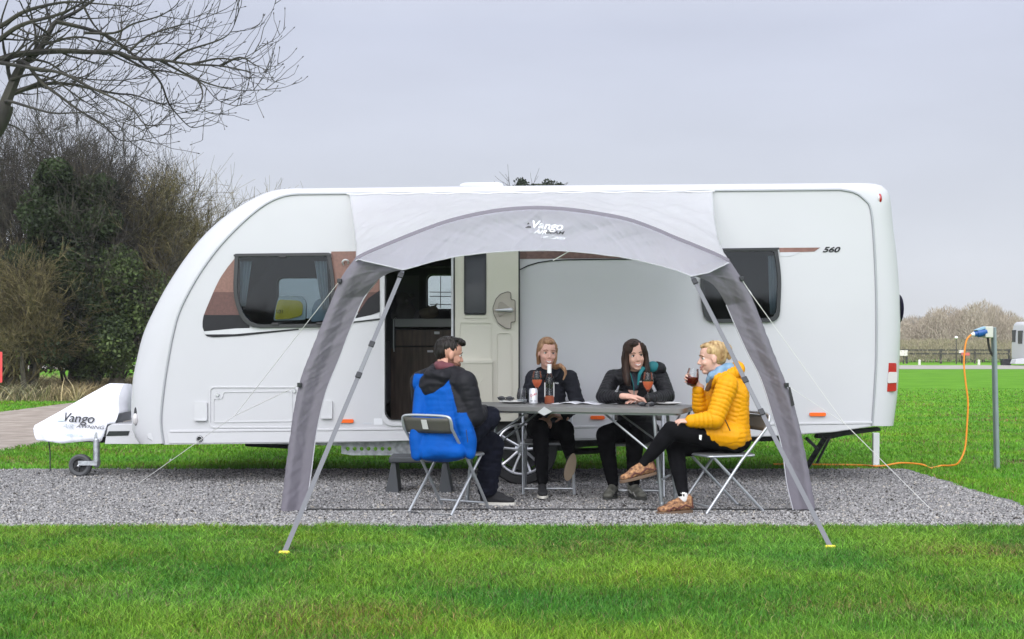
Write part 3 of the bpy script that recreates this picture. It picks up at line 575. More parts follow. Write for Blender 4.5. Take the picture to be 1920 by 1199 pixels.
# ------------------------------------------------------------------ the canopy
can = thing('sun_canopy', 'grey and white inflatable arch canopy fixed to the caravan rail', 'canopy', (0, 9.2, 0))
LEGM = mat('beam_cloth', (.155, .145, .168), .7, bump=.010, bs=7, detail=5, stretch=(1.3, 1, .7), spec=.25)
ROOFM = mat('roof_cloth', (.91, .91, .93), .6, bump=.008, bs=7, detail=2, spec=.2, transl=.765)
VALM = mat('valance_cloth', (.80, .795, .84), .6, bump=.006, bs=6, detail=2, spec=.2, transl=.81)
YA = 9.15
archp = catmull(v2([(667, 483), (690, 471), (740, 450), (790, 430), (840, 412.5), (890, 400), (940, 391.5), (1000, 387.5), (1060, 390), (1120, 398), (1180, 410), (1230, 428), (1260, 441), (1300, 457), (1340, 473.5), (1367, 487)]), 8)
def crease(q, k=3.2): return max(0, 1 - k * abs(mnoise.noise(q))) ** 2
ax_ = [p.x for p in archp]; ay_ = [p.y for p in archp]
def arc_y(x): return float(np.interp(x, ax_, ay_))
lowx = [667, 680, 757, 786, 815, 840, 865, 915, 970, 1020, 1060, 1110, 1160, 1200, 1240, 1270, 1297, 1330, 1362, 1367]; lowy = [483.5, 489, 506.5, 498, 490, 484.5, 480, 474, 470.5, 469.5, 471, 475.5, 481.5, 489, 499, 508, 518.5, 511, 495, 488]
# roof sheet from rail to arch
def roof(u, v):
    xr = 655 + 681 * u; top = P(xr, 365.5 - 5 * u + .8 * math.sin(u * 55), YV - .03)
    xa = 667 + 700 * u; a = P(xa, arc_y(xa) + 2, YA - .01)
    p = top.lerp(a, v); sag = 4 * v * (1 - v)
    edge = min(u, 1 - u); p.z -= sag * (.035 + .05 * math.exp(-edge * 12)); 
    fold = .012 * math.sin(u * 38 + v * 4 + 2 * math.sin(v * 3)) * v * (1 - v) * 2 + .03 * mnoise.noise((u * 9 - v * 4, v * 3 + u * 3, 0)) * sag + .012 * mnoise.noise((u * 30 + v * 14, v * 5, 3)) * sag
    rd = 1 - 2.2 * abs(mnoise.noise((u * 5 + v * 2.2, v * 2.4 - u * 3, 9))); fold += (.010 * rd + .006 * (1 - 2.4 * abs(mnoise.noise((u * 13 - v * 5, v * 4 + u * 6, 2))))) * sag; p.z += fold; p.x += (.02 if u < .5 else -.02) * sag * math.exp(-edge * 20); return p
MB().grid(roof, 230, 64).build('roof_sheet', ROOFM, can, solid=.002)
MB().tube([P(650 + 690 * k / 60, 364.5 - 5 * k / 60 + 1.0 * math.sin(k * .9), YV - .03) for k in range(61)], .008, 6).build('rail_piping', mat('piping_white', (.6, .6, .62), .5), can)
# beam along the arch
lo_ = [(526, 957), (543.5, 818.6), (560.5, 722), (587, 649), (616, 577), (640, 521), (667, 483)]; ro_ = [(1367, 487), (1388, 519), (1404, 545.5), (1423, 590), (1453.5, 668.7), (1473, 717), (1492, 770), (1511.6, 857), (1529, 953)]
BR = .042
def shift_in(pts, sgn, d):
    o = []
    for i, p in enumerate(pts):
        t = (pts[min(i + 1, len(pts) - 1)] - pts[max(i - 1, 0)]).normalized(); o.append(p + Vector((t.z, 0, -t.x)) * d * sgn)
    return o
beam = shift_in([P(p.x, p.y, YA) for p in archp], 1, BR * .9)
MB().tube(beam, BR, 12).build('arch_beam', LEGM, can)
def valance(u, v):
    x = 667 + 700 * u; y0 = arc_y(x) + 6; y1 = float(np.interp(x, lowx, lowy)); y1 = max(y1, y0 + .5); k = v ** .9
    tip = math.exp(-((x - 757) / 45) ** 2) + math.exp(-((x - 1297) / 45) ** 2)
    Y = YA - .05 - (.12 + .20 * tip) * v
    n = (.014 * mnoise.noise((u * 16 - v * 3.0 * (1 if u < .5 else -1), v * .9, 0)) + .006 * mnoise.noise((u * 48 - v * 9 * (1 if u < .5 else -1), v * 1.2, 4))) * math.sin(math.pi * min(v * 1.1, 1)) * 1.4
    sg = 1 if u < .5 else -1; n = n * .45 - .006 * crease((u * 15 + sg * v * 1.5, v * .8 - sg * u * 3, 6)) - .004 * crease((u * 31 + sg * v * 2.5, v * 1.1, 9)) * math.sin(math.pi * v); p = P(x, y0 + (y1 - y0) * v, Y); p.y += n * 1.7; p.z += n * .4; return p
MB().grid(valance, 260, 34).build('valance', VALM, can, solid=.002)
MB().tube([valance(k / 150, 1) for k in range(151)], .004, 5).build('valance_hem', mat('hem_pale', (.42, .42, .45), .6), can)
# legs
def leg(outer, inner, nm):
    o = resample(catmull([Vector((a, b, 0)) for a, b in outer]), 70); i_ = resample(catmull([Vector((a, b, 0)) for a, b in inner]), 70); mb = MB()
    def fn(u, v):
        k = u * 69; a = int(min(k, 68)); q = k - a; po = o[a].lerp(o[a + 1], q); pi = i_[a].lerp(i_[a + 1], q)
        w = v * 2 if v <= .5 else (1 - v) * 2; front = v <= .5
        tip = max(0, (u - .82) / .18); yb = YA - .26 * tip * w
        th = .055 * math.sqrt(max(0, 1 - ((w - .28) / .72 if w > .28 else (.28 - w) / .28) ** 2)) if w < .28 else .055 - .049 * min(1, (w - .28) / .35)
        p = P(po.x + (pi.x - po.x) * w, po.y + (pi.y - po.y) * w, yb); env = math.sin(math.pi * min(1, w * 1.02)) 
        d = (.004 * mnoise.noise((u * 14 + w * 3.5, w * 1.2, 1 if front else 8)) + .004 * mnoise.noise((u * 30 + w * 9, w * 1.5, 3)) - (.0045 if u > .5 else .0025) * crease((u * 15 - w * 2.4, w * .9 + u * 3, 5)) - (.003 if u > .45 else .0015) * crease((u * 34 - w * 4.5, w * 1.2, 8))) * (.3 + env)
        p.y += (-th + d) if front else (th + d); p.x += .004 * mnoise.noise((u * 40, w, 2)); return p
    mb.grid(fn, 240, 41); b = MB(); 
    mb.add([fn(0, v / 40) for v in range(41)], [tuple(range(41))]); return mb.build(nm, LEGM, can, ang=60)
leg(lo_, [(573, 957), (583, 891), (594, 809), (611, 736), (636, 673.5), (656, 620), (681, 562), (708, 526), (734, 511), (756, 507)], 'canopy_leg')
leg(ro_[::-1], [(1487, 956.5), (1475, 905.7), (1465.6, 838), (1448.7, 780), (1427, 712), (1400, 659), (1376, 605.8), (1361.6, 572), (1337.4, 535), (1310, 521), (1298, 519)], 'canopy_leg')
PAL = mat('hem_pale'); 
MB().tube(catmull(pxs([(573, 957), (583, 891), (594, 809), (611, 736), (636, 673.5), (656, 620), (681, 562), (708, 526)], YA - .02), 4), .004, 5).build('leg_hem', PAL, can)
MB().tube(catmull(pxs([(1487, 956.5), (1475, 905.7), (1465.6, 838), (1448.7, 780), (1427, 712), (1400, 659), (1376, 605.8), (1361.6, 572)], YA - .02), 4), .004, 5).build('leg_hem', PAL, can)
for a, b in (((524, 957), (578, 959)), ((1484, 958), (1544, 959))): MB().tube([P(*a, YA) + V3(0, 0, .002), P(*b, YA) + V3(0, 0, .002)], .011, 6).build('foot_strap', BLACK, can)
MB().tube([P(1500, 959, YA), P(1535, 957, YA)], [.012, .02], 6).build('foot_clip', BLACK, can)
MB().tube([V3(P(575 + 915 * k / 40, 0, YA).x, YA + .012 * math.sin(k), .017) for k in range(41)], .006, 6).build('ground_strap', BLACK, can)
# storm straps with buckles and yellow pegs
WEB = mat('strap_grey', (.14, .143, .155), .7, bump=.002, bs=200)
def strap(t, g, k):
    a = P(*t); b = G(*g); b.z = .02; d = (b - a).normalized(); s = d.cross(Vector((0, 1, 0))).normalized(); n_ = s.cross(d); mb = MB()
    w = .014
    mb.add([a - s * w, a + s * w, b + s * w, b - s * w, a - s * w + n_ * .003, a + s * w + n_ * .003, b + s * w + n_ * .003, b - s * w + n_ * .003], [(0, 1, 2, 3), (7, 6, 5, 4), (0, 4, 5, 1), (1, 5, 6, 2), (2, 6, 7, 3), (3, 7, 4, 0)])
    o = mb.build('storm_strap', WEB, can, smooth=False)
    M3 = Matrix((s, d, n_)).transposed(); 
    for q in k: MB().box(a + d * q - n_ * .004, (.036, .045, .014), M3).build('buckle', BLKGLOSS, o, bevel=.003)
    m3 = MB(); m3.box(a + d * (k[1] + k[2]) / 2, (.026, abs(k[2] - k[1]), .006), M3); m3.build('strap_tail', mat('strap_dark', (.16, .165, .175), .7), o)
    p = MB(); p.cap(b + V3(-.022, 0, .0), b + V3(.022, 0, .0), .010, .010, 8); p.cap(b, b - V3(0, 0, .08), .008, .005, 6); p.build('peg', mat('yellow_peg', (.75, .62, .03), .4), o)
strap((755, 508, YA - .34), (533, 1043), (.05, .72, 1.0)); strap((1298, 519, YA - .34), (1557, 1032), (.05, .95, 1.22))
CORD = mat('cord_white', (.62, .62, .60), .6)
def guy(pts, sl=None):
    o = MB().tube(pts, .0026, 5).build('guy_line', CORD, can)
    m = MB(); m.box(pts[0], (.03, .05, .03)); 
    m.build('line_toggle', BLKGLOSS, o, bevel=.003)
    if sl: m = MB(); m.cap(sl[0], sl[1], .006, .005, 6); m.build('line_slider', GREYTRIM, o)
gl = G(258, 908); knot = P(440, 780, 10.1); guy([P(637, 527, YA - .05), knot, gl], (P(320, 862, 10.62), P(318, 864, 10.64))); guy([P(562, 722, YA - .05), knot])
gr = G(1745, 955); kr = P(1583, 794, 9.25); guy([P(1390, 523, YA - .05), P(1406, 548, YA - .04), kr, gr], (P(1404, 545, YA), P(1409, 552, YA))); guy([P(1474, 722, YA - .05), kr])
MB().tube([P(1037, 489, YA - .1), P(1070, 470, YA - .13)], .004, 5).build('pole_tie', CORD, can)
mb = MB(); mb.plate(pxs([(1478, 726), (1482, 726), (1490, 760), (1484, 762)], YA - .06), (0, 1, 0), .004); mb.build('leg_tag', BLACK, can)
def on_val(px, py, d=.006):
    y0 = arc_y(px) + 6; y1 = float(np.interp(px, lowx, lowy)); q = valance((px - 667) / 700, (py - y0) / (y1 - y0)); q.y -= d; return q
def ctext(s, loc, size, m, shear, sx, bold=0):
    o = text('lettering', s, loc, size, m, can, LR, shear, sx, 0, bold=bold); wl = world_loc(can)
    for v in o.data.vertices:
        c_ = v.co + wl; v.co = on_val(960 + c_.x * F / c_.y, HOR - (c_.z - EYE) * F / c_.y) - wl
def ctri(pts): mb = MB(); mb.add([on_val(*p) for p in pts], [tuple(range(len(pts)))]); mb.build('emblem', CH, can)
PW = mat('print_white', (.70, .71, .74), .5); YT = YA - .17; LR = (R(90), R(4), 0)
ctext('Vango', P(994, 427.5, YT), .075, PW, .25, 1.2, .0012)
ctri([(984, 428), (990, 424.3), (996, 424.7), (996, 427.8)]); ctri([(987.5, 421.5), (991, 417.7), (993, 421)])
ctext('AIR', P(1001, 438, YT), .042, PW, .4, 1.35, .0006); ctext('BEAM', P(1022, 437.5, YT), .032, CH, .3, 1.6, .0006); ctext('Sun Canopy', P(1013, 446.5, YT), .036, mat('print_faint', (.72, .73, .78), .5), .4, 1.0)
# ------------------------------------------------------------------ table
TZ = .735; u_ = Vector((math.cos(R(-17)), math.sin(R(-17)), 0)); v_ = Vector((-u_.y, u_.x, 0)); TA = Vector((1.213, 9.10, 0))
TC = TA - u_ * .90 + v_ * .35; tb = thing('folding_table', 'long grey folding table in front of the caravan', 'table', TC, 0)
def T(a, b, z=0): return TC + u_ * a + v_ * b + Vector((0, 0, z))
TG = mat('table_grey', (.14, .14, .135), .5, var=.05, vs=8); TL = mat('table_leg_grey', (.27, .29, .30), .35, metal=.5)
M3 = Matrix((u_, v_, Vector((0, 0, 1)))).transposed()
mb = MB(); pl = rr(-.90, -.35, .90, .35, .04); mb.plate([T(a, b, TZ - .035) for a, b in pl], (0, 0, 1), .035); mb.build('table_top', TG, tb, bevel=.006)
mb = MB(); mb.plate([T(a, b, TZ - .05) for a, b in rr(-.86, -.31, .86, .31, .03)], (0, 0, 1), .014, [[T(a, b, TZ - .05) for a, b in rr(-.83, -.28, .83, .28, .03)]]); mb.build('table_frame', TL, tb)
for sx in (-1, 1):
    for sy in (-1, 1):
        q = T(sx * .68, sy * .27, 0); q2 = T(sx * .74, sy * .29, 0); mb = MB(); mb.cap(q2 + V3(0, 0, .02), q + V3(0, 0, TZ - .05), .0135, .0135, 10); mb.cap(q2 + V3(0, 0, .012), q2 + V3(0, 0, .05), .016, .016, 10); mb.build('table_leg', TL, tb)
        mb = MB(); mb.tube([q + V3(0, 0, .40), T(sx * .30, sy * .2, TZ - .05)], .008, 6); mb.tube([q + V3(0, 0, .40), T(sx * .86, sy * .22, TZ - .05)], .007, 6); mb.build('table_brace', TL, tb)
    mb = MB(); mb.tube([T(sx * .70, -.27, .2), T(sx * .70, .27, .2)], .009, 6); mb.tube([T(sx * .69, -.27, .55), T(sx * .69, .27, .55)], .009, 6); mb.build('cross_bar', TL, tb)
mb = MB(); q = T(-.12, -.352, TZ - .018); mb.add([q + u_ * a + V3(0, 0, b) - v_ * c for c in (0, .006) for a, b in ((-.05, -.02), (0, .02), (.06, -.015), (.0, -.045))], [(0, 1, 2, 3), (7, 6, 5, 4), (0, 4, 5, 1), (1, 5, 6, 2), (2, 6, 7, 3), (3, 7, 4, 0)]); mb.build('table_clip', CHROME, tb)
# ------------------------------------------------------------------ chairs (built at origin, forward = +y)
CHM = mat('chair_tube', (.42, .44, .46), .35, metal=.6); CHB = mat('chair_back_dark', (.075, .072, .06), .55); CHS = mat('chair_seat_dark', (.09, .09, .085), .6)
def make_chair():
    t = thing('folding_chair', 'x', 'chair'); hw = .2
    mb = MB(); top = [(-hw, -.265, .66), (-hw, -.28, .72), (-hw + .03, -.287, .752), (0, -.292, .758), (hw - .03, -.287, .752), (hw, -.28, .72), (hw, -.265, .66)]
    p = [(-hw, .225, .012)] + [(-hw, -.05, .40)] + catmull(top, 4) + [(hw, -.05, .40)] + [(hw, .225, .012)]
    mb.tube(p, .011, 10); mb.build('back_frame', CHM, t)
    mb = MB()
    mb.tube([(-hw + .022, .17, .448), (-hw + .022, -.24, .012), (hw - .022, -.24, .012), (hw - .022, .17, .448)], .0105, 10); mb.build('cross_leg', CHM, t)
    mb = MB(); mb.tube([(-hw, .19, .06), (hw, .19, .06)], .008, 8); mb.build('stretcher', CHM, t)
    mb = MB(); mb.plate([(a, b, .435) for a, b in rr(-hw + .012, -.17, hw - .012, .19, .03)], (0, 0, 1), .02); s = mb.build('seat', CHS, t, bevel=.004)
    mb = MB(); mb.tube([Vector((a, b, .44)) for a, b in rr(-hw + .01, -.172, hw - .01, .192, .03) + [(-hw + .01 + 0, -.172 + .03)]], .0085, 8, caps=False); mb.build('seat_frame', CHM, s)
    mb = MB(); mb.grid(lambda u, v: Vector((-hw + .012 + (2 * hw - .024) * u, -.245 - .045 * v - .02 * (1 - (2 * u - 1) ** 2), .625 + .115 * v)), 12, 5); mb.build('backrest', CHB, t, solid=.008)
    mb = MB(); mb.box((0, -.303, .69), (.045, .003, .075), Matrix.Rotation(R(20), 3, 'X')); mb.build('chair_sticker', mat('sticker_white', (.55, .55, .53), .6), t)
    return t
ch0 = make_chair()
def put_chair(o, x, y, fwd, label):
    o.location = (x, y, 0); o.rotation_euler = (0, 0, math.atan2(-fwd[0], fwd[1])); o['label'] = label; o['group'] = 'folding chairs round the table'; return o
MANF = Vector((.5, .866, 0)); YWF = Vector((-.94, -.34, 0))
ch0.scale = (1, 1, .925)
others = [copy_tree(ch0) for _ in range(3)]
put_chair(ch0, -.455, 9.15, MANF, 'folding chair under the man in the blue jacket, its back to the camera')
put_chair(others[0], .29, 10.32, (0, -1, 0), 'folding chair under the red haired woman beside the caravan wheel'); put_chair(others[1], 1.0, 10.18, (-.1, -1, 0), 'folding chair under the dark haired woman in the black puffer jacket')
put_chair(others[2], 1.50, 9.2, YWF, 'folding chair under the woman in the yellow jacket, seen from the side')
for o in others[:3]:
    for c_ in list(o.children):
        if c_.name.startswith('chair_sticker'): bpy.data.objects.remove(c_)
# ------------------------------------------------------------------ things on the table
def L2(px, py): 
    Y = (EYE - TZ) * F / (py - HOR); return P(px, py, Y)
def at(p): return Matrix.Translation(p)
ROSE = mat('rose_wine', (1.0, .46, .26), .15, transl=.7); REDW = mat('red_drink', (.20, .008, .012), .12, transl=.25)
def wineglass(p, label, k=1.0):
    t = thing('wine_glass', label, 'glass', p, group='rose wine glasses on the table')
    b = [(.0, .001), (.034, .002), (.035, .004), (.006, .010), (.004, .02), (.004, .10), (.010, .112), (.030, .135), (.041, .165), (.040, .19), (.031, .235)]
    MB().lathe([(r, z * k) for r, z in b], 28, at(p)).build('glass_bowl', CLEAR, t); MB().lathe([(0, .116 * k), (.009, .118 * k), (.028, .139 * k), (.0385, .165 * k), (.0385, .172 * k), (0, .172 * k)], 24, at(p)).build('wine', ROSE, t)
wineglass(L2(1007, 757), 'stemmed glass of rose wine left of the bottle, in front of the red haired woman', 1.08); wineglass(L2(1215, 763), 'stemmed glass of rose wine by the dark haired woman, beside the sunglasses', 1.08)
def tumbler(p, label, liq, lh, k=1.0, grp=None, M=None):
    t = thing('stemless_glass', label, 'glass', p, group=grp); A = M if M else at(p)
    b = [(0, .002), (.024, .002), (.033, .012), (.042, .04), (.043, .06), (.037, .095), (.033, .118)]
    MB().lathe([(r * k, z * k) for r, z in b], 28, A).build('glass_wall', CLEAR, t); pr = [(0, .007)] + [(r - .001, z) for r, z in ((.031, .013), (.041, .04), (.042, .06), (.040, .075)) if z < lh] + [(.0405, lh), (0, lh)]
    MB().lathe([(r * k, z * k) for r, z in pr], 24, A).build('drink', liq, t)
tumbler(L2(979, 757), 'stemless glass with a little clear drink, left of the drink can', mat('pale_drink', (.75, .78, .80), .1, transl=.5), .032, 1.0)
# can
p = L2(1000, 758.5); can_ = thing('drink_can', 'silver drink can with red lettering between the glasses', 'can', p)
MB().lathe([(0, .006), (.022, .006), (.024, 0), (.033, .010), (.033, .108), (.027, .12), (.026, .122), (.024, .119), (0, .119)], 28, at(p)).build('can_body', mat('can_silver', (.62, .63, .65), .35, metal=.4), can_)
text('lettering', 'Coke', p + V3(-.024, -.034, .055), .026, mat('print_red', (.5, .03, .03), .5), can_, (R(90), R(-25), 0), shear=.3, ext=.001); MB().box(p + V3(0, -.0005, .028), (.05, .0635, .012)).build('can_band', mat('print_grey2', (.3, .3, .32), .5), can_)
# bottle
p = L2(1030, 757.5); bo = thing('wine_bottle', 'clear glass bottle of rose wine with white cap and label', 'bottle', p)
MB().lathe([(0, .004), (.034, .0), (.038, .006), (.038, .185), (.034, .205), (.018, .228), (.0145, .245), (.0145, .30)], 28, at(p)).build('bottle_glass', CLEAR, bo)
MB().lathe([(0, .006), (.036, .007), (.036, .062), (0, .062)], 24, at(p)).build('wine', ROSE, bo); MB().lathe([(.0158, .238), (.0165, .245), (.0165, .305), (.012, .308), (0, .308)], 20, at(p)).build('bottle_cap', mat('cap_white', (.8, .8, .78), .4), bo)
mb = MB()
for s in (-1, 1): mb.add([p + V3(.0388 * math.sin(s * (.95 + .5 * k / 8)), -.0388 * math.cos(s * (.95 + .5 * k / 8)), z) for k in range(9) for z in (.055, .165)], [(2 * k, 2 * k + 2, 2 * k + 3, 2 * k + 1) for k in range(8)])
mb.build('bottle_label', mat('label_white', (.82, .82, .8), .6), bo)
PLT = mat('plate_white', (.75, .75, .73), .3)
def plate(px, py, label, r=.10):
    p = L2(px, py); setp(MB().lathe([(0, .004), (r * .62, .004), (r * .7, .006), (r, .016), (r, .019), (r * .68, .010), (0, .008)], 32, at(p)).build('plate', PLT, base=p), label, 'plate', 'white plates on the table')
plate(962, 756.5, 'white plate at the left end of the table under the black sunglasses', .11); plate(1174, 757.5, 'white plate under the clasped hands of the dark haired woman', .105); plate(1253, 759.5, 'white plate at the right end of the table', .10)
def sunglasses(p, rz, label, z=0):
    t = thing('sunglasses', label, 'sunglasses', p, 0, group='folded sunglasses on the table'); A = at(p) @ Matrix.Rotation(rz, 4, 'Z'); mb = MB()
    for s in (-1, 1): mb.ell(A @ Vector((s * .034, 0, .018)), (.031, .006, .018), A.to_3x3())
    mb.tube([A @ Vector((-.01, 0, .024)), A @ Vector((.01, 0, .024))], .004, 6); mb.build('lens', BLKGLOSS, t); mb = MB()
    mb.tube([A @ Vector(q) for q in ((-.066, 0, .026), (-.064, .03, .014), (.03, .04, .008), (.05, .04, .004))], .0035, 6); mb.tube([A @ Vector(q) for q in ((.066, 0, .026), (.064, .03, .012), (-.03, .03, .008), (-.05, .035, .004))], .0035, 6); mb.build('temple', BLKGLOSS, t)
sunglasses(L2(948, 756) + V3(0, 0, .018), R(-15), 'black sunglasses folded on the plate at the left end of the table'); sunglasses(L2(1213, 762.5), R(6), 'black sunglasses lying round the foot of the right hand wine glass')
p = L2(1086, 757.5); mg = thing('magazine', 'open magazine lying between the bottle and the dark haired woman', 'magazine', p)
for s in (-1, 1):
    mb = MB(); mb.grid(lambda u, v: T(0, 0, 0) * 0 + p + u_ * s * u * .19 + v_ * (v - .5) * .24 + V3(0, 0, .003 + .014 * math.sin(min(1, u * 1.4) * math.pi) * (1 - u * .5)), 12, 6); mb.build('page', mat('magazine_page', (.70, .71, .73), .4, col2=(.45, .46, .5), vs=14), mg, solid=.004)
mb = MB(); mb.tube([p - u_ * .13 - v_ * .12 + V3(0, 0, .012), p - u_ * .08 + V3(0, 0, .02)], .004, 5); mb.build('page_photo', BLACK, mg)
# ------------------------------------------------------------------ people
def skin(nm, c): return mat(nm, c, .5, var=.06, vs=20, spec=.35)
def remesh(mb, vox, sm, disp=None):
    me = mb.mesh('t', False); o = bpy.data.objects.new('t', me); C.objects.link(o)
    q = o.modifiers.new('r', 'REMESH'); q.mode = 'VOXEL'; q.voxel_size = vox; q.use_smooth_shade = True
    q = o.modifiers.new('s', 'SMOOTH'); q.factor = .5; q.iterations = sm
    dg = bpy.context.evaluated_depsgraph_get(); m2 = bpy.data.meshes.new_from_object(o.evaluated_get(dg)); bpy.data.objects.remove(o); bpy.data.meshes.remove(me)
    if disp:
        n = len(m2.vertices); co = np.empty(n * 3); m2.vertices.foreach_get('co', co); no = np.empty(n * 3); m2.vertices.foreach_get('normal', no)
        co = co.reshape(-1, 3); no = no.reshape(-1, 3); co = co + no * disp(co)[:, None]; m2.vertices.foreach_set('co', co.ravel()); m2.update()
    m2.polygons.foreach_set('use_smooth', [True] * len(m2.polygons)); return m2
def facemats(me, fn):
    n = len(me.polygons); c = np.empty(n * 3); me.polygons.foreach_get('center', c); me.polygons.foreach_set('material_index', fn(c.reshape(-1, 3)).astype(np.int32)); return me
def segs(co, chains):
    """nearest chain: distance, chain id, arc length along it"""
    bd = np.full(len(co), 1e9); bi = np.zeros(len(co), int); bs = np.zeros(len(co))
    for ci, ch in enumerate(chains):
        acc = 0
        for a, b in zip(ch, ch[1:]):
            a = np.array(a[:]); b = np.array(b[:]); d = b - a; L = np.linalg.norm(d); t = np.clip(((co - a) @ d) / (L * L), 0, 1); ds = np.linalg.norm(co - a - t[:, None] * d, axis=1)
            k = ds < bd; bd[k] = ds[k]; bi[k] = ci; bs[k] = acc + t[k] * L; acc += L
    return bd, bi, bs
def strands(a, ax=(90, 90, 16)):
    def f(co): return a * np.array([mnoise.noise(Vector((c[0] * ax[0], c[1] * ax[1], c[2] * ax[2]))) + .5 * mnoise.noise(Vector((c[0] * 25, c[1] * 25, c[2] * 8))) for c in co])
    return f
def puff(chains, pitch, amp):
    def f(co):
        _, bi, bs = segs(co, chains); nz = np.array([mnoise.noise(Vector(c) * 14) for c in co]); n2 = np.array([mnoise.noise(Vector((c[0] * 45, c[1] * 45, c[2] * 20))) for c in co])
        return amp * (np.sqrt(np.abs(np.sin(np.pi * (bs + .011 * nz) / pitch))) - .7) + .0025 * n2
    return f
def folds(chains, amp, wl=.05):
    def f(co):
        _, bi, bs = segs(co, chains)
        v = np.array([mnoise.noise(Vector((c[0] * 7 + s_ * 9, c[1] * 7, c[2] * 16 - s_ * 12))) for c, s_ in zip(co, bs)]); w = np.array([mnoise.noise(Vector((c[0] * 26 + c[2] * 10, c[1] * 26, c[2] * 34))) for c in co])
        return amp * (1 - 2 * np.abs(v)) * .8 + amp * .35 * w
    return f
def joinm(ms):
    bm = bmesh.new()
    for m in ms: bm.from_mesh(m)
    o = bpy.data.meshes.new('j'); bm.to_mesh(o); bm.free(); o.polygons.foreach_set('use_smooth', [True] * len(o.polygons)); return o
def frame3(f, u=(0, 0, 1)):
    f = Vector(f).normalized(); l = Vector(u).cross(f).normalized(); u = f.cross(l); return Matrix((f, l, u)).transposed()
def head(mb, c, M, neck, nr=.05, k=1.0, wide=1.0):
    q = lambda *a: c + M @ (Vector(a) * k)
    E = lambda a, r: mb.ell(q(*a), tuple(x * k for x in r), M, 20, 14)
    E((-.012, 0, .03), (.096, .075 * wide, .088)); E((.024, 0, -.028), (.063, .060 * wide, .085)); E((.052, 0, -.098), (.03, .028 * wide, .021)); E((.02, 0, -.075), (.05, .050 * wide, .035))
    for s in (-1, 1):
        E((.058, s * .034, -.034), (.024, .021, .022)); E((-.004, s * .073 * wide, -.012), (.018, .010, .031)); E((.070, s * .026, .020), (.013, .022, .008))
        E((.086, s * .009, -.038), (.010, .008, .007))
    mb.cap(q(.078, 0, .008), q(.100, 0, -.031), .0085 * k, .0115 * k, 10); E((.078, 0, -.072), (.014, .024, .017))
    mb.cap(q(-.02, 0, -.06), neck, nr, nr * 1.12, 16)
def face(mb, c, M, k=1.0, smile=1, gaze=(1, 0, 0), open_=1):
    q = lambda *a: c + M @ (Vector(a) * k)
    for s in (-1, 1):
        mb.mi = 1; mb.ell(q(.0665, s * .031, 0), (.0110 * k, .0150 * k, .0090 * k), M, 12, 8)
        mb.mi = 2; mb.ell(q(.0748, s * .0305 + .004 * gaze[1], 0), (.0045 * k, .0068 * k, .0072 * k), M, 10, 8)
        mb.mi = 3; mb.tube([q(.077, s * .015, .003), q(.082, s * .026, .0085), q(.080, s * .036, .0075), q(.071, s * .046, .001)], .0018 * k, 5)
        mb.tube([q(.084, s * .013, .020), q(.085, s * .026, .0265), q(.078, s * .041, .024), q(.069, s * .051, .016)], [.0026 * k, .0034 * k, .003 * k, .0012 * k], 6)
    h = .012 * smile; mb.mi = 4; W_ = .031
    mb.tube([q(.075, -W_, -.061 + h), q(.0885, -.016, -.0625), q(.0935, 0, -.0650), q(.0885, .016, -.0625), q(.075, W_, -.061 + h)], [.0016 * k, .003 * k, .0034 * k, .003 * k, .0016 * k], 6)
    mb.tube([q(.075, -W_, -.061 + h), q(.087, -.018, -.0755), q(.0920, 0, -.0815), q(.087, .018, -.0755), q(.075, W_, -.061 + h)], [.0016 * k, .0034 * k, .0040 * k, .0034 * k, .0016 * k], 6)
    if open_: mb.mi = 5; mb.tube([q(.0775, -.026, -.059 + h * .5), q(.0885, -.013, -.068), q(.0910, 0, -.0722), q(.0885, .013, -.068), q(.0775, .026, -.059 + h * .5)], [.002 * k, .0052 * k, .0062 * k, .0052 * k, .002 * k], 6)
    mb.mi = 0
def hand(mb, w, d, n, s, curl=(.5, .6, .4), sp=.05, thumb=(.5, .7, .5), k=1.0):
    """w wrist, d towards the fingers, n palm side (fingers bend this way), s towards the thumb"""
    d = Vector(d).normalized(); n = (Vector(n) - d * d.dot(Vector(n))).normalized(); s = (Vector(s) - d * d.dot(Vector(s)) - n * n.dot(Vector(s))).normalized()
    M = Matrix((d, s, n)).transposed(); mb.ell(w + d * .048 * k, (.056 * k, .038 * k, .015 * k), M, 16, 10); mb.cap(w - d * .03, w + d * .03 * k, .024 * k, .022 * k, 12)
    mb.ell(w + d * .03 * k + s * .022 * k + n * .006 * k, (.03 * k, .017 * k, .014 * k), M)
    for i in range(4):
        L = (.072, .080, .075, .058)[i] * k; r = (.0082, .0085, .008, .007)[i] * k; p = w + d * (.088, .092, .089, .080)[i] * k + s * (.0285 - .0192 * i) * k; a = 0; dr = (d + s * sp * (1.5 - i)).normalized()
        for j in range(3):
            a += curl[j] * (1 + .08 * i); v = (dr * math.cos(a) + n * math.sin(a)).normalized(); l = L * (.45, .31, .24)[j]; mb.cap(p, p + v * l, r * (1 - .08 * j), r * (.93 - .08 * j), 10); p = p + v * l
    p = w + d * .028 * k + s * .032 * k; v = (s * thumb[0] + d * thumb[1] + n * thumb[2]).normalized(); mb.cap(p, p + v * .038 * k, .0115 * k, .0095 * k, 10); p2 = p + v * .038 * k; v2_ = (v + d * .35 + n * .25).normalized(); mb.cap(p2, p2 + v2_ * .03 * k, .0095 * k, .008 * k, 10)
def stack(mb, pts, ws, ds, f, hs=None):
    """torso: overlapping elliptical slices along the spine"""
    N = 14
    cp = resample(catmull(pts, 6), N)
    for i, p in enumerate(cp):
        t = i / (N - 1) * (len(ws) - 1); k = min(int(t), len(ws) - 2); q = t - k; w = ws[k] * (1 - q) + ws[k + 1] * q; d = ds[k] * (1 - q) + ds[k + 1] * q
        M = frame3(f); mb.ell(p, (d, w, .085), M, 24, 12)
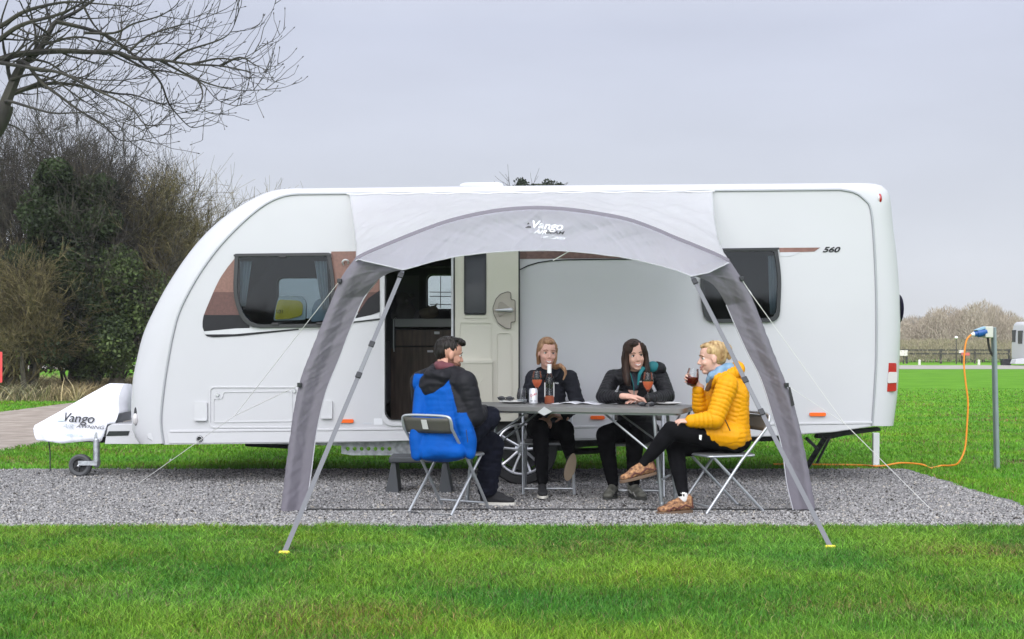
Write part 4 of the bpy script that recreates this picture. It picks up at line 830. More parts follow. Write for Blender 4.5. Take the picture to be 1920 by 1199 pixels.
def person(label, base, skinc, hairc, eyec=(.06, .04, .03)):
    return dict(label=label, base=Vector(base), skin=skin('skin_' + str(len(_m)), skinc), hair=hairc, mb=MB(), kids=[], eye=eyec)
def finish(p, c, M, k, smile, gaze=(1, 0, 0), vox=.0042, open_=1):
    b = remesh(p['mb'], vox, 3); fm = MB(); face(fm, c, M, k, smile, gaze, open_); f_ = fm.mesh('f', True)
    me = joinm([b, f_])
    # blush and darker sockets are left to the light; features carry their own materials
    i = len(_m)
    ms = [p['skin'], mat('eye_white', (.72, .70, .68), .2), mat('iris_%d' % i, p['eye'], .15), mat('brow_%d' % i, p['hair'], .8), mat('lips_%d' % i, (p['skin'].node_tree.nodes['Principled BSDF'].inputs['Base Color'].default_value[0] * .72, .17, .145), .45), mat('teeth', (.78, .76, .70), .25)]
    o = link('person', me, ms, None, p['base']); setp(o, p['label'], 'person'); p['o'] = o; return o
def wear(p, name, mb, m, vox=.008, sm=6, disp=None, region=None):
    me = remesh(mb, vox, sm, disp)
    if region: facemats(me, region)
    return link(name, me, m, p['o'])
def hairm(nm, a, b): return mat(nm, a, .45, col2=b, vs=40, stretch=(1, 1, .12), bump=.004, bs=60, spec=.2)
def shoe(p, ank, toe, up, mu, ms, L=.27, laces=None, k=1.0, sole=.022):
    M = frame3(toe, up); q = lambda *a: ank + M @ (Vector(a) * k); mb = MB()
    mb.cap(q(-.028, 0, .0), q(-.03, 0, -.05), .037 * k, .036 * k); mb.cap(q(-.025, 0, -.045), q(.08, 0, -.053), .036 * k, .034 * k); mb.ell(q(.10, 0, -.058), (.062 * k, .044 * k, .032 * k), M); mb.ell(q(.148, .0, -.066), (.05 * k, .041 * k, .026 * k), M); mb.cap(q(-.005, 0, -.01), q(.10, 0, -.035), .032 * k, .024 * k)
    o = wear(p, 'shoe', mb, mu, .005, 4); ol = []
    for t in range(28):
        a = 2 * math.pi * t / 28; x = .066 + .138 * math.cos(a); y = .044 * math.sin(a) * (1 + .12 * math.cos(a)) * (1 if abs(math.cos(a)) < .98 else .9); ol.append(q(x, y * 1.08, -.102))
    MB().plate(ol, M @ Vector((0, 0, 1)), sole * k).build('sole', ms, o, bevel=.004)
    if laces:
        l = MB()
        for j in range(5): x = .02 + .022 * j; l.tube([q(x, -.022, -.024 - .10 * x), q(x + .01, 0, -.004 - .30 * x + .004), q(x - .004, .022, -.024 - .10 * x)], .0032 * k, 5)
        for s in (-1, 1): l.tube([q(-.05, s * .034, -.06), q(.0, s * .040, -.04), q(.05, s * .037, -.066), q(.09, s * .043, -.05), q(.13, s * .043, -.078)], .006 * k, 5); l.tube([q(-.06, s * .012, .01), q(-.067, s * .014, -.07)], .006 * k, 5)
        l.ell(q(.012, 0, -.008), (.02, .014, .01), M); l.build('laces', laces, o)
    return o
BLKCL = mat('black_cloth', (.006, .006, .007), .9, spec=.06, var=.3, vs=12)
DENIM = mat('navy_trousers', (.009, .010, .017), .9, spec=.08, var=.3, vs=10, bump=.003, bs=30)
NYL = mat('black_nylon', (.009, .009, .012), .6, spec=.2)
# ---- man, back to the camera, head in profile
mf = MANF.normalized(); mr_ = Vector((mf.y, -mf.x, 0)); SK1 = (.48, .25, .18)
m = person('man in a blue and black jacket seated at the left end of the table', (-.45, 9.1, 0), SK1, (.012, .009, .008), (.03, .025, .02))
pel, che, nek = V3(-.49, 9.08, .51), V3(-.49, 9.10, .80), V3(-.478, 9.13, 1.00); hc_ = P(843, 664, 9.16); HM = frame3((.93, .30, -.20))
head(m['mb'], hc_, HM, nek, .058, 1.0, 1.04); b = m['mb']; stack(b, [pel, che, nek - V3(0, 0, .09)], [.12, .10, .08], [.08, .06, .04], mf)
shR, shL = che + mr_ * .185 + V3(0, 0, .125), che - mr_ * .185 + V3(0, 0, .125)
elR, wrR = P(888, 783, 9.0), P(908, 772, 9.32); elL, wrL = V3(-.66, 9.36, .76), V3(-.40, 9.62, .775)
b.chain([nek - V3(0, 0, .04), shR, elR, wrR], [.06, .05, .04, .028]); b.chain([nek - V3(0, 0, .04), shL, elL, wrL], [.06, .05, .04, .028])
hand(b, wrR, (.6, .8, 0), (0, 0, -1), (-.8, .6, 0)); hand(b, wrL, (.9, .4, 0), (0, 0, -1), (-.4, .9, 0))
hpR, hpL = pel + mr_ * .10, pel - mr_ * .06 + mf * .05; knR, anR = P(917, 783, 9.26), V3(-.30, 9.62, .50); knL, anL = P(923, 833, 9.45), P(916, 920, 9.50)
b.chain([hpR, knR, anR], [.07, .05, .035]); b.chain([hpL, knL, anL], [.07, .05, .035])
finish(m, hc_, HM, 1.0, .8)
t = MB(); t.chain([hpR, knR], [.10, .082]); t.chain([knR, anR], [.078, .06]); t.chain([hpL, knL], [.10, .085]); t.chain([knL, knL.lerp(anL, .5), anL + V3(0, 0, .02)], [.082, .078, .066]); t.ell(pel, (.13, .19, .10), frame3(mf)); t.cap(P(915, 850, 9.42), P(912, 915, 9.46), .07, .072)
wear(m, 'trousers', t, DENIM, .009, 5, folds([[hpR, knR, anR], [hpL, knL, anL]], .010))
j = MB(); stack(j, [pel - mf * .03 + V3(0, 0, -.06), pel + V3(0, 0, .06), che, che + V3(0, 0, .1), nek - V3(0, 0, .03)], [.235, .225, .200, .19, .115], [.18, .16, .135, .125, .085], mf)
j.cap(shR + mr_ * .005, shL - mr_ * .005, .078, .078); j.chain([shR, elR, wrR], [.085, .076, .05]); j.chain([shL, elL, wrL], [.085, .07, .05]); j.chain([nek, shR + V3(0, 0, .01)], [.075, .07]); j.chain([nek, shL + V3(0, 0, .01)], [.075, .07])
j.chain([P(790, 735, 9.1), P(785, 790, 9.04), P(782, 825, 9.0), P(783, 853, 8.98)], [.05, .055, .055, .045]); j.chain([P(858, 745, 9.0), P(870, 795, 8.95), P(879, 825, 8.93), P(882, 850, 8.92)], [.055, .06, .055, .042]); j.chain([P(800, 850, 8.95), P(860, 848, 8.90)], [.05, .048])
arR = np.array(shR[:]); mrn = np.array(mr_[:]); cn = np.array(che[:])
def jreg(c):
    _, bi, bs = segs(c, [[pel, che, nek], [shR, elR, wrR], [shL, elL, wrL]]); lat = (c - cn) @ mrn; z = c[:, 2]
    da, _, _ = segs(c, [[shR, elR, wrR]]); dl, _, _ = segs(c, [[shL, elL, wrL]]); arm = ((da < .090) & (lat > .13)) | ((lat > np.interp(z, [.72, .98], [.185, .085])) & (z > .72))
    return np.where(arm | ((dl < .09) & (lat < -.205)) | (z > .985), 1, 0)
BLUE = mat('blue_shell', (.001, .072, .34), .65, spec=.1, var=.08, vs=4, bump=.012, bs=11, stretch=(1.2, 1.2, .6), detail=3)
jk = wear(m, 'jacket', j, [BLUE, NYL], .0055, 22, folds([[pel, che, nek], [shR, elR, wrR]], .0045), jreg)
h = MB(); bk = nek - mf * .06; h.chain([nek - mr_ * .085 + V3(0, 0, .01), bk - mr_ * .05 - mf * .045 - V3(0, 0, .035), bk + mr_ * .05 - mf * .045 - V3(0, 0, .035), nek + mr_ * .095 + V3(0, 0, .0), nek + mr_ * .09 + mf * .07 - V3(0, 0, .0)], [.045, .052, .052, .042, .03]); h.ell(bk - mr_ * .03 - mf * .05 - V3(0, 0, .09), (.05, .115, .085), frame3(mf)); h.ell(bk - mr_ * .06 - mf * .06 - V3(0, 0, .13), (.035, .07, .05), frame3(mf))
wear(m, 'jacket_hood', h, NYL, .007, 4, folds([[nek, bk]], .010))
h = MB(); h.chain([nek - mr_ * .05 - mf * .01 + V3(0, 0, .04), nek - mf * .055 + V3(0, 0, .035), nek + mr_ * .06 - mf * .02 + V3(0, 0, .03), nek + mr_ * .075 + mf * .05 - V3(0, 0, .012), nek + mf * .11 - V3(0, 0, .03)], [.034, .036, .032, .024, .020]); h.chain([nek - mf * .05 + V3(0, 0, .05), nek + mr_ * .045 - mf * .02 + V3(0, 0, .035)], [.028, .02])
wear(m, 'hoodie_collar', h, mat('maroon_cotton', (.12, .035, .045), .9, bump=.003, bs=50), .006, 3, folds([[nek, bk]], .006))
hm = MB(); q = lambda *a: hc_ + HM @ Vector(a); E = lambda a, r: hm.ell(q(*a), r, HM, 18, 12)
E((-.022, 0, .045), (.094, .080, .080)); E((-.052, 0, .01), (.060, .070, .070)); E((.050, 0, .095), (.050, .055, .030)); E((.083, 0, .088), (.020, .040, .014)); E((.0, 0, .104), (.075, .06, .022)); E((-.070, 0, -.015), (.03, .052, .035))
wear(m, 'hair', hm, hairm('hair_dark', (.007, .006, .005), (.017, .013, .011)), .0045, 1, strands(.006))
hm = MB(); E((.062, 0, -.105), (.038, .040, .030)); E((.030, .042, -.080), (.040, .022, .036)); E((.030, -.042, -.080), (.040, .022, .036)); E((.002, -.058, -.048), (.022, .016, .040)); E((.002, .058, -.048), (.022, .016, .040)); E((.086, 0, -.054), (.011, .027, .006)); E((.082, .022, -.066), (.012, .008, .014)); E((.082, -.022, -.066), (.012, .008, .014)); E((.078, 0, -.092), (.018, .022, .014))
wear(m, 'beard', hm, mat('beard_brown', (.085, .03, .018), .8, col2=(.15, .06, .035), vs=80, bump=.004, bs=150), .0045, 2)
shoe(m, anL + V3(.0, 0, -.005), (1, -.1, 0), (0, 0, 1), mat('canvas_black', (.012, .012, .014), .8), mat('sole_white', (.55, .53, .47), .6)); shoe(m, anR, (-.5, .6, -.5), (.3, .5, .8), mat('canvas_black'), mat('sole_white'))
mb = MB(); mb.tube([P(874, 806, 8.80), P(877, 830, 8.80)], .003, 5); mb.build('zip', BLACK, jk)
# ---- red haired woman
fw = Vector((.08, -1, 0)).normalized(); rt = Vector((fw.y, -fw.x, 0)); SK2 = (.58, .33, .26)
w = person('woman with red ponytail in a charcoal jacket, seated left of centre behind the table', (.29, 10.3, 0), SK2, (.22, .10, .05), (.05, .05, .05))
pel, che, nek = V3(.29, 10.38, .51), V3(.29, 10.38, .80), V3(.292, 10.36, .985); hc_ = P(1026, 661, 10.29); HM = frame3((.20, -.97, -.08), (.06, 0, 1)); HM1 = HM; hc1 = hc_
head(w['mb'], hc_, HM, nek, .045, .98, .97); b = w['mb']; stack(b, [pel, che, nek - V3(0, 0, .12)], [.11, .08, .06], [.07, .05, .03], fw)
shR, shL = P(1000, 709, 10.38), P(1068, 709, 10.38); elR, wrR = P(987, 757, 10.32), P(1012, 785, 10.10); elL, wrL = P(1083, 757, 10.32), P(1055, 783, 10.12)
b.chain([nek - V3(0, 0, .05), shR, elR, wrR], [.05, .04, .034, .022]); b.chain([nek - V3(0, 0, .05), shL, elL, wrL], [.05, .04, .034, .022])
hand(b, wrR, (.6, -.5, -.1), (0, 0, -1), (.5, -.6, .1), k=.92); hand(b, wrL, (-.9, -.4, .25), (0, .3, -1), (0, -.8, .5), k=.95)
hpR, hpL = pel + rt * .09, pel - rt * .09; knR, anR = P(1013, 804, 9.95), P(1017, 908, 9.93); knL, anL = P(1060, 806, 9.98), P(1068, 852, 10.22)
b.chain([hpR, knR, anR], [.06, .045, .03]); b.chain([hpL, knL, anL], [.06, .045, .03])
finish(w, hc_, HM, .98, 1.2, (1, .4, 0))
t = MB(); t.chain([hpR, knR, anR + V3(0, 0, .03)], [.085, .066, .042]); t.chain([knR, knR.lerp(anR, .35)], [.064, .062]); t.chain([hpL, knL, anL], [.09, .068, .045]); t.ell(pel, (.11, .16, .1), frame3(fw))
wear(w, 'trousers', t, BLKCL, .009, 4, folds([[hpR, knR, anR], [hpL, knL, anL]], .006))
CHAR = mat('charcoal_softshell', (.014, .015, .020), .8, spec=.15, bump=.006, bs=18)
j = MB(); stack(j, [pel + V3(0, 0, .0), che, che + V3(0, 0, .09), nek - V3(0, 0, .04)], [.165, .150, .145, .075], [.12, .12, .11, .07], fw); j.cap(shR, shL, .062, .062); j.chain([shR, elR, wrR], [.062, .054, .036]); j.chain([shL, elL, wrL], [.064, .056, .036]); j.chain([nek - V3(0, 0, .01), shR], [.05, .055]); j.chain([nek - V3(0, 0, .01), shL], [.05, .055])
jk = wear(w, 'jacket', j, CHAR, .007, 4, folds([[pel, che, nek], [shR, elR, wrR], [shL, elL, wrL]], .008))
j = MB(); j.chain([nek + rt * .035 + fw * .085 - V3(0, 0, .055), nek + rt * .075 + fw * .02 + V3(0, 0, .0), nek - fw * .06 + V3(0, 0, .01), nek - rt * .085 + fw * .02 + V3(0, 0, .0), nek - rt * .05 + fw * .09 - V3(0, 0, .05)], [.016, .028, .034, .03, .016]); wear(w, 'collar', j, CHAR, .006, 3)
mb = MB(); mb.ell(nek + fw * .085 - V3(0, 0, .085), (.012, .042, .06), frame3(fw)); mb.build('shirt', BLKCL, w['o']); mb = MB(); mb.tube([nek + fw * .115 - V3(0, 0, .11), che + fw * .125 - V3(0, 0, .05)], .003, 5); mb.build('zip', mat('zip_grey', (.07, .07, .08), .5), jk)
text('lettering', 'Rab', P(1041, 720, 10.235), .018, PW, jk)
hm = MB(); EH = lambda a, r: hm.ell(hc_ + HM @ Vector(a), r, HM, 18, 12); EH((-.022, 0, .040), (.096, .079, .084)); EH((-.05, 0, .0), (.058, .068, .07)); EH((.02, 0, .086), (.066, .052, .026)); EH((.008, .058, .048), (.040, .018, .032)); EH((.008, -.058, .048), (.040, .018, .032)); EH((-.05, 0, -.055), (.036, .060, .050)); hm.chain([hc_ + HM @ Vector(a) for a in ((.0, -.072, .03), (-.012, -.072, -.03), (-.02, -.060, -.095))], [.016, .016, .012]); hm.chain([hc_ + HM @ Vector(a) for a in ((.0, .072, .03), (-.012, .072, -.03), (-.015, .066, -.095))], [.016, .016, .016])
pt = catmull([hc_ + HM @ Vector((-.06, .02, -.075)), hc_ + HM @ Vector((-.01, .075, -.115)), P(1051, 686, 10.24), P(1059, 694, 10.22), P(1060, 703, 10.21), P(1056, 712, 10.21)], 4); hm.chain(pt, [.026 - .0010 * i for i in range(len(pt))]); 
def EE(a, r): hm.ell(hc_ + HM @ Vector(a), r, HM, 18, 12)
wear(w, 'hair', hm, hairm('hair_red', (.19, .10, .05), (.38, .225, .125)), .0045, 1, strands(.004)) 
shoe(w, anR, (.0, -1, 0), (0, 0, 1), mat('canvas_black'), mat('sole_white'), k=.92); shoe(w, anL + V3(0, 0, -.01), (-.2, .4, -.9), (-.2, .9, .4), mat('canvas_black'), mat('sole_beige', (.36, .28, .20), .7), k=.9)
# ---- dark haired woman
fw = Vector((0, -1, 0)); rt = Vector((-1, 0, 0)); SK3 = (.60, .35, .27)
w = person('woman with long dark hair in a black puffer jacket, leaning on the table', (1.0, 10.1, 0), SK3, (.02, .012, .009), (.03, .02, .015))
pel, che, nek = V3(1.0, 10.25, .51), V3(.98, 10.16, .80), P(1190, 697, 10.07); hc_ = P(1190, 666, 9.99); HM = frame3((.16, -.98, -.06), (-.13, 0, 1))
head(w['mb'], hc_, HM, nek, .046, 1.0, 1.0); b = w['mb']; stack(b, [pel, che, nek - V3(0, 0, .12)], [.11, .08, .06], [.07, .05, .03], fw)
shR, shL = P(1150, 708, 10.13), P(1236, 706, 10.13); elR, wrR = P(1131, 744, 9.98), P(1171, 744.5, 9.74); elL, wrL = P(1252, 743, 9.95), P(1217, 749, 9.70)
b.chain([nek - V3(0, 0, .05), shR, elR, wrR], [.05, .04, .034, .024]); b.chain([nek - V3(0, 0, .05), shL, elL, wrL], [.05, .04, .034, .024])
hand(b, P(1174, 743.5, 9.70), (1, -.12, -.05), (0, .15, -1), (0, -1, .1), (.25, .35, .3), k=1.0, thumb=(.4, .8, .1)); hand(b, P(1212, 751, 9.70), (-1, -.05, .02), (0, .1, -1), (0, 1, .2), (.15, .3, .2), k=.95)
hpR, hpL = pel + rt * .09, pel - rt * .09; knR, anR = P(1134, 816, 9.80), P(1149, 909, 9.95); knL, anL = P(1190, 822, 9.80), P(1188, 909, 9.93)
b.chain([hpR, knR, anR], [.06, .045, .03]); b.chain([hpL, knL, anL], [.06, .045, .03])
finish(w, hc_, HM, 1.0, 1.15, (1, .3, 0))
t = MB(); t.chain([hpR, knR, knR.lerp(anR, .35), anR + V3(0, 0, .02)], [.09, .070, .062, .045]); t.chain([hpL, knL, knL.lerp(anL, .35), anL + V3(0, 0, .02)], [.09, .070, .062, .045]); t.ell(pel, (.12, .17, .1), frame3(fw))
wear(w, 'trousers', t, BLKCL, .009, 4, folds([[hpR, knR, anR], [hpL, knL, anL]], .005))
PUFB = mat('black_down_cloth', (.008, .008, .010), .5, spec=.25)
j = MB(); stack(j, [pel - V3(0, 0, .03), che, che + V3(0, -.045, .08), nek - V3(0, 0, .05)], [.175, .150, .150, .085], [.13, .12, .11, .075], fw); j.cap(shR, shL, .062, .062); j.chain([shR, elR, wrR], [.068, .058, .042]); j.chain([shL, elL, wrL], [.070, .058, .042]); j.chain([nek - V3(0, 0, .025), shR], [.066, .062]); j.chain([nek - V3(0, 0, .025), shL], [.066, .062])
jk = wear(w, 'puffer_jacket', j, PUFB, .006, 3, puff([[pel - V3(0, 0, .1), che, nek], [shR, elR, wrR], [shL, elL, wrL]], .034, .0075))
j = MB(); j.chain([nek - rt * .045 + fw * .055 - V3(0, 0, .03), nek - rt * .115 + V3(0, .02, .03), nek - rt * .09 - fw * .07 + V3(0, 0, .045), nek - fw * .08 + V3(0, 0, .03), nek + rt * .08 - fw * .05 + V3(0, 0, .015)], [.024, .038, .045, .045, .03]); j.ell(P(1233, 692, 10.09), (.052, .074, .060), frame3(fw)); hd_ = wear(w, 'jacket_hood', j, PUFB, .006, 3, puff([[nek - rt * .1, nek + rt * .1]], .04, .006))
mb = MB(); mb.ell(P(1224, 688, 10.058), (.026, .050, .044), frame3(fw)); mb.tube([P(1206, 690, 9.95), P(1199, 703, 9.92), P(1196, 722, 9.94)], [.018, .013, .006], 8); mb.build('hood_lining', mat('teal_lining', (.008, .17, .19), .6), hd_)
mb = MB(); mb.chain([nek + rt * .03 + fw * .07 - V3(0, 0, .03), nek + fw * .095 - V3(0, 0, .12)], [.024, .02]); mb.chain([nek - rt * .035 + fw * .07 - V3(0, 0, .03), nek + fw * .095 - V3(0, 0, .12)], [.024, .02]); wear(w, 'fleece', mb, mat('navy_fleece', (.015, .02, .035), .8), .006, 3)
mb = MB(); mb.tube([P(1182, 700, 9.91), P(1188, 722, 9.93), P(1189, 742, 9.96)], .003, 5); mb.build('zip', mat('teal_lining'), jk)
text('lettering', 'Rab', P(1197, 717, 9.935), .018, PW, jk); text('lettering', 'Rab', P(1153, 735, 9.79), .014, PW, jk)
hm = MB(); E2 = lambda a, r: hm.ell(hc_ + HM @ Vector(a), r, HM, 18, 12)
E2((-.024, 0, .042), (.096, .083, .084)); E2((-.05, 0, .0), (.064, .078, .085)); E2((.022, -.02, .090), (.070, .055, .030)); E2((.052, -.046, .060), (.030, .030, .040)); E2((.040, .058, .050), (.035, .022, .045)); E2((-.05, 0, -.08), (.045, .07, .06))
for s, lst in ((-1, [(.046, -.060, .055), (.028, -.078, .0), (.02, -.084, -.06), (.03, -.086, -.12), (.045, -.088, -.18), (.055, -.085, -.22)]), (1, [(.036, .064, .055), (.018, .078, .0), (.01, .082, -.06), (.02, .08, -.12), (.035, .075, -.17)])):
    pts = catmull([hc_ + HM @ Vector(a) for a in lst], 3); hm.chain(pts, [.026] * (len(pts) - 3) + [.024, .018, .010]); pts = catmull([hc_ + HM @ (Vector(a) + Vector((-.03, 0, 0))) for a in lst], 3); hm.chain(pts, [.028] * (len(pts) - 2) + [.022, .012])
wear(w, 'hair', hm, hairm('hair_brown', (.016, .010, .008), (.055, .032, .024)), .0045, 1, strands(.006))
BOOT = mat('boot_grey', (.055, .055, .045), .7, col2=(.13, .13, .11), vs=22); BS = mat('boot_sole', (.03, .032, .028), .7)
shoe(w, anR, (-.35, -1, 0), (0, 0, 1), BOOT, BS, laces=BLACK); shoe(w, anL, (.35, -1, 0), (0, 0, 1), BOOT, BS, laces=mat('lace_grey', (.25, .25, .23), .7))
# ---- blonde woman in yellow, profile to the left
fw = Vector((-.97, -.22, 0)).normalized(); rt = Vector((fw.y, -fw.x, 0)); SK4 = (.60, .36, .28)
w = person('blonde woman in a yellow puffer jacket and blue scarf raising a glass', (1.5, 9.2, 0), SK4, (.20, .12, .05), (.06, .08, .10))
pel, che, nek = V3(1.565, 9.20, .505), V3(1.575, 9.20, .80), P(1352, 704, 9.20); hc_ = P(1334, 671, 9.20); HM = frame3((-.97, -.06, -.10))
head(w['mb'], hc_, HM, nek, .046, .97, .98); b = w['mb']; stack(b, [pel, che, nek - V3(0, 0, .12)], [.11, .08, .06], [.07, .05, .03], fw)
shR, shL = P(1356, 719, 9.37), P(1364, 721, 9.04); elL, wrL = P(1340, 787, 8.98), P(1297, 790, 9.02); elR, wrR = P(1312, 765, 9.33), P(1309, 731, 9.27)
b.chain([nek - V3(0, 0, .05), shR, elR, wrR], [.05, .04, .034, .023]); b.chain([nek - V3(0, 0, .05), shL, elL, wrL], [.05, .04, .034, .023])
gc = P(1296, 707, 9.22)
hand(b, P(1308, 722, 9.255), (-.80, -.10, .50), (-.05, -1, .0), (.4, 0, 1), (.55, .85, .60), k=.95, thumb=(.9, .5, .7), sp=.06)
hand(b, wrL, (-1, .1, .02), (0, .3, -1), (0, .9, .1), k=.95)
hpR, hpL = pel + rt * .09, pel - rt * .09; knL, anL = P(1258, 808, 9.05), P(1208, 868, 9.08); knR, anR = P(1266, 842, 9.22), P(1281, 935.5, 9.02)
b.chain([hpR, knR, anR], [.06, .045, .03]); b.chain([hpL, knL, anL], [.06, .045, .03])
finish(w, hc_, HM, .97, .6, open_=0)
t = MB(); t.chain([hpR, knR, knR.lerp(anR, .3), anR + V3(0, 0, .03)], [.088, .066, .060, .038]); t.chain([hpL, knL, knL.lerp(anL, .35), anL], [.088, .066, .058, .038]); t.ell(pel - fw * .02, (.13, .165, .095), frame3(fw))
wear(w, 'leggings', t, BLKCL, .008, 4, folds([[hpR, knR, anR], [hpL, knL, anL]], .003))
YEL = mat('yellow_down_cloth', (.66, .29, .001), .55, spec=.2)
j = MB(); stack(j, [pel + V3(0, 0, .02), pel + V3(.0, 0, .12), che, che + V3(0, 0, .08), nek - V3(-.01, 0, .05)], [.175, .165, .16, .16, .09], [.15, .135, .128, .12, .085], fw); j.ell(P(1350, 806, 9.19), (.15, .205, .092), frame3(fw)); j.cap(P(1332, 813, 9.095), P(1375, 818, 9.08), .094, .10); j.cap(shR, shL, .066, .066); j.chain([shR, elR, wrR], [.070, .058, .042]); j.chain([shL, elL, wrL], [.080, .068, .048]); j.chain([nek - V3(0, 0, .02), shR], [.05, .06]); j.chain([nek - V3(0, 0, .02), shL], [.05, .06])
jk = wear(w, 'puffer_jacket', j, YEL, .006, 3, puff([[pel - V3(0, 0, .1), che, nek], [shR, elR, wrR], [shL, elL, wrL]], .032, .0065))
j = MB(); j.chain([nek + fw * .09 - V3(0, 0, .075), nek + fw * .05 - rt * .07 - V3(0, 0, .02), nek - rt * .075 - fw * .05 + V3(0, 0, .012), nek - fw * .12 + V3(0, 0, .02), nek + rt * .08 - fw * .05], [.026, .036, .048, .055, .045]); j.ell(P(1383, 693, 9.18), (.05, .08, .06), frame3(fw))
hd_ = wear(w, 'jacket_hood', j, YEL, .006, 3, puff([[nek + fw * .1, nek - fw * .14]], .034, .007))
mb = MB(); mb.chain([nek + fw * .105 - V3(0, 0, .10), nek + fw * .075 - rt * .055 - V3(0, 0, .02), nek - rt * .06 - fw * .02 + V3(0, 0, .028)], [.018, .024, .026]); wear(w, 'hood_lining', mb, mat('brown_lining', (.11, .05, .02), .9), .005, 3)
mb = MB(); mb.tube([P(1360, 788, 8.93), P(1369, 808, 8.96)], .004, 6); mb.build('pocket_zip', mat('zip_brown', (.07, .035, .015), .5), jk); mb = MB(); mb.plate(pxs([(1311, 816), (1316, 816), (1315, 826), (1311, 824)], 8.98), (0, 1, 0), .004); mb.build('hem_tag', mat('label_white'), jk)
mb = MB(); mb.chain([nek + fw * .085 + V3(0, 0, -.04), nek + fw * .075 - rt * .04 + V3(0, 0, .0), nek - rt * .062 + V3(0, 0, .03), nek - rt * .05 - fw * .05 + V3(0, 0, .055), nek + rt * .04 - fw * .05 + V3(0, 0, .05), nek + rt * .05 + fw * .05], [.026, .034, .034, .03, .03, .03]); mb.chain([nek + fw * .04 - rt * .05 + V3(0, 0, .035), nek - fw * .04 - rt * .045 + V3(0, 0, .065)], [.022, .022])
wear(w, 'scarf', mb, mat('blue_scarf', (.10, .20, .32), .9, col2=(.22, .34, .46), vs=18, bump=.003, bs=60), .005, 3, folds([[nek, nek + V3(0, 0, .1)]], .010))
hm = MB(); E2((-.028, 0, .042), (.088, .077, .080)); E2((-.05, 0, .01), (.06, .07, .075)); E2((.012, 0, .086), (.062, .053, .024)); E2((.0, .056, .050), (.045, .018, .032)); E2((.0, -.056, .050), (.045, .018, .032)); E2((-.10, 0, .070), (.040, .040, .036)); E2((-.122, 0, .050), (.034, .036, .040)); E2((-.128, .0, .015), (.022, .026, .045)); E2((-.075, 0, -.030), (.026, .04, .026))
wear(w, 'hair', hm, hairm('hair_blonde', (.24, .14, .06), (.56, .40, .20)), .0045, 1, strands(.005, (70, 70, 40)))
TAN = mat('tan_suede', (.08, .03, .018), .8, col2=(.42, .22, .10), vs=48, bump=.002, bs=100); TS = mat('tan_sole', (.12, .075, .045), .7); LB = mat('lace_brown', (.09, .025, .018), .7)
shoe(w, anL, (-.93, -.1, -.22), (-.2, 0, 1), TAN, TS, laces=LB); shoe(w, anR, (-.96, -.25, -.03), (0, 0, 1), TAN, TS, laces=LB)
SOCK = mat('sock_white', (.65, .63, .6), .9); mb = MB(); mb.cap(anL + V3(.0, 0, -.0), anL + (knL - anL).normalized() * .035, .036, .038); mb.build('sock', SOCK, w['o']); mb = MB(); mb.cap(anR, anR + V3(0, 0, .03), .036, .037); mb.build('sock', SOCK, w['o'])
tumbler(gc, 'stemless glass of dark red drink raised in the hand of the blonde woman', REDW, .062, 1.08, M=at(P(1296, 724, 9.215)) @ Matrix.Rotation(R(8), 4, 'Y'))
# ------------------------------------------------------------------ hook-up post and cable
hp = thing('hookup_post', 'grey metal electric hook-up post with pale socket box standing on the lawn', 'post', (4.68, 12.3, 0)); HY = 12.3
PM = mat('post_grey', (.20, .24, .25), .5, metal=.3, var=.1, vs=6)
MB().plate(pxs([(1862, 614), (1868.5, 614), (1875.5, 880), (1867.5, 880)], HY), (0, 1, 0), .06).build('post', PM, hp, bevel=.004)
MB().plate(pxs([(1862.5, 615), (1864.8, 615), (1870, 880), (1867.8, 880)], HY - .006), (0, 1, 0), .01).build('post_edge', mat('post_dark', (.11, .14, .15), .5), hp)
sb = MB(); sb.plate(pxs([(1848, 612.5), (1863, 612.5), (1863, 634), (1848, 633)], HY - .03), (0, 1, 0), .12); sb.build('socket_box', mat('box_beige', (.50, .50, .45), .5), hp, bevel=.008)
MB().tube(catmull([P(1852, 633, HY + .03), P(1854, 648, HY + .04), P(1858, 662, HY + .04), P(1867, 674, HY + .03)], 4), .011, 8).build('supply_cable', BLACK, hp)
cb = thing('mains_cable', 'orange mains cable with blue plug hanging from the post to the grass', 'cable', (4.4, 12.3, 0))
d0, d1 = P(1849, 622, HY), P(1821, 628, HY)
BLU = mat('plug_blue', (.01, .08, .30), .4); mb = MB(); mb.tube([d0, d0.lerp(d1, .3), d0.lerp(d1, .32), d0.lerp(d1, .6), d0.lerp(d1, .62), d0.lerp(d1, .8)], [.036, .036, .042, .040, .031, .026], 14); mb.build('plug', BLU, cb)
MB().plate(pxs([(1828, 619), (1846, 612.5), (1849, 613), (1848, 617), (1835, 620.5)], HY - .03), (0, 1, 0), .06).build('socket_lid', mat('lid_blue', (.25, .40, .52), .4), hp, bevel=.004)
MB().tube([d0.lerp(d1, .8), d1], [.024, .014], 12).build('cable_gland', mat('gland_white', (.7, .7, .68), .5), cb)
pth = [d1, P(1813, 637, HY), P(1809, 655, HY), P(1807.5, 685, HY), P(1811, 720, HY), P(1815, 755, HY), P(1813, 800, HY), P(1809, 842, HY), P(1797, 868, HY)] + [G(1782, 879) + V3(0, 0, .03), G(1765, 877.5) + V3(0, 0, .02), G(1745, 878) + V3(0, 0, .0), G(1728, 877) + V3(0, 0, .03), G(1690, 875) + V3(0, 0, .035), G(1660, 877) + V3(0, 0, .02), G(1640, 880) + V3(0, 0, .03), G(1600, 876) + V3(0, 0, .02), G(1450, 874.5) + V3(0, 0, .02)]
MB().tube(catmull(pth, 6), .0085, 8).build('cable', mat('cable_orange', (.80, .26, .02), .45), cb)
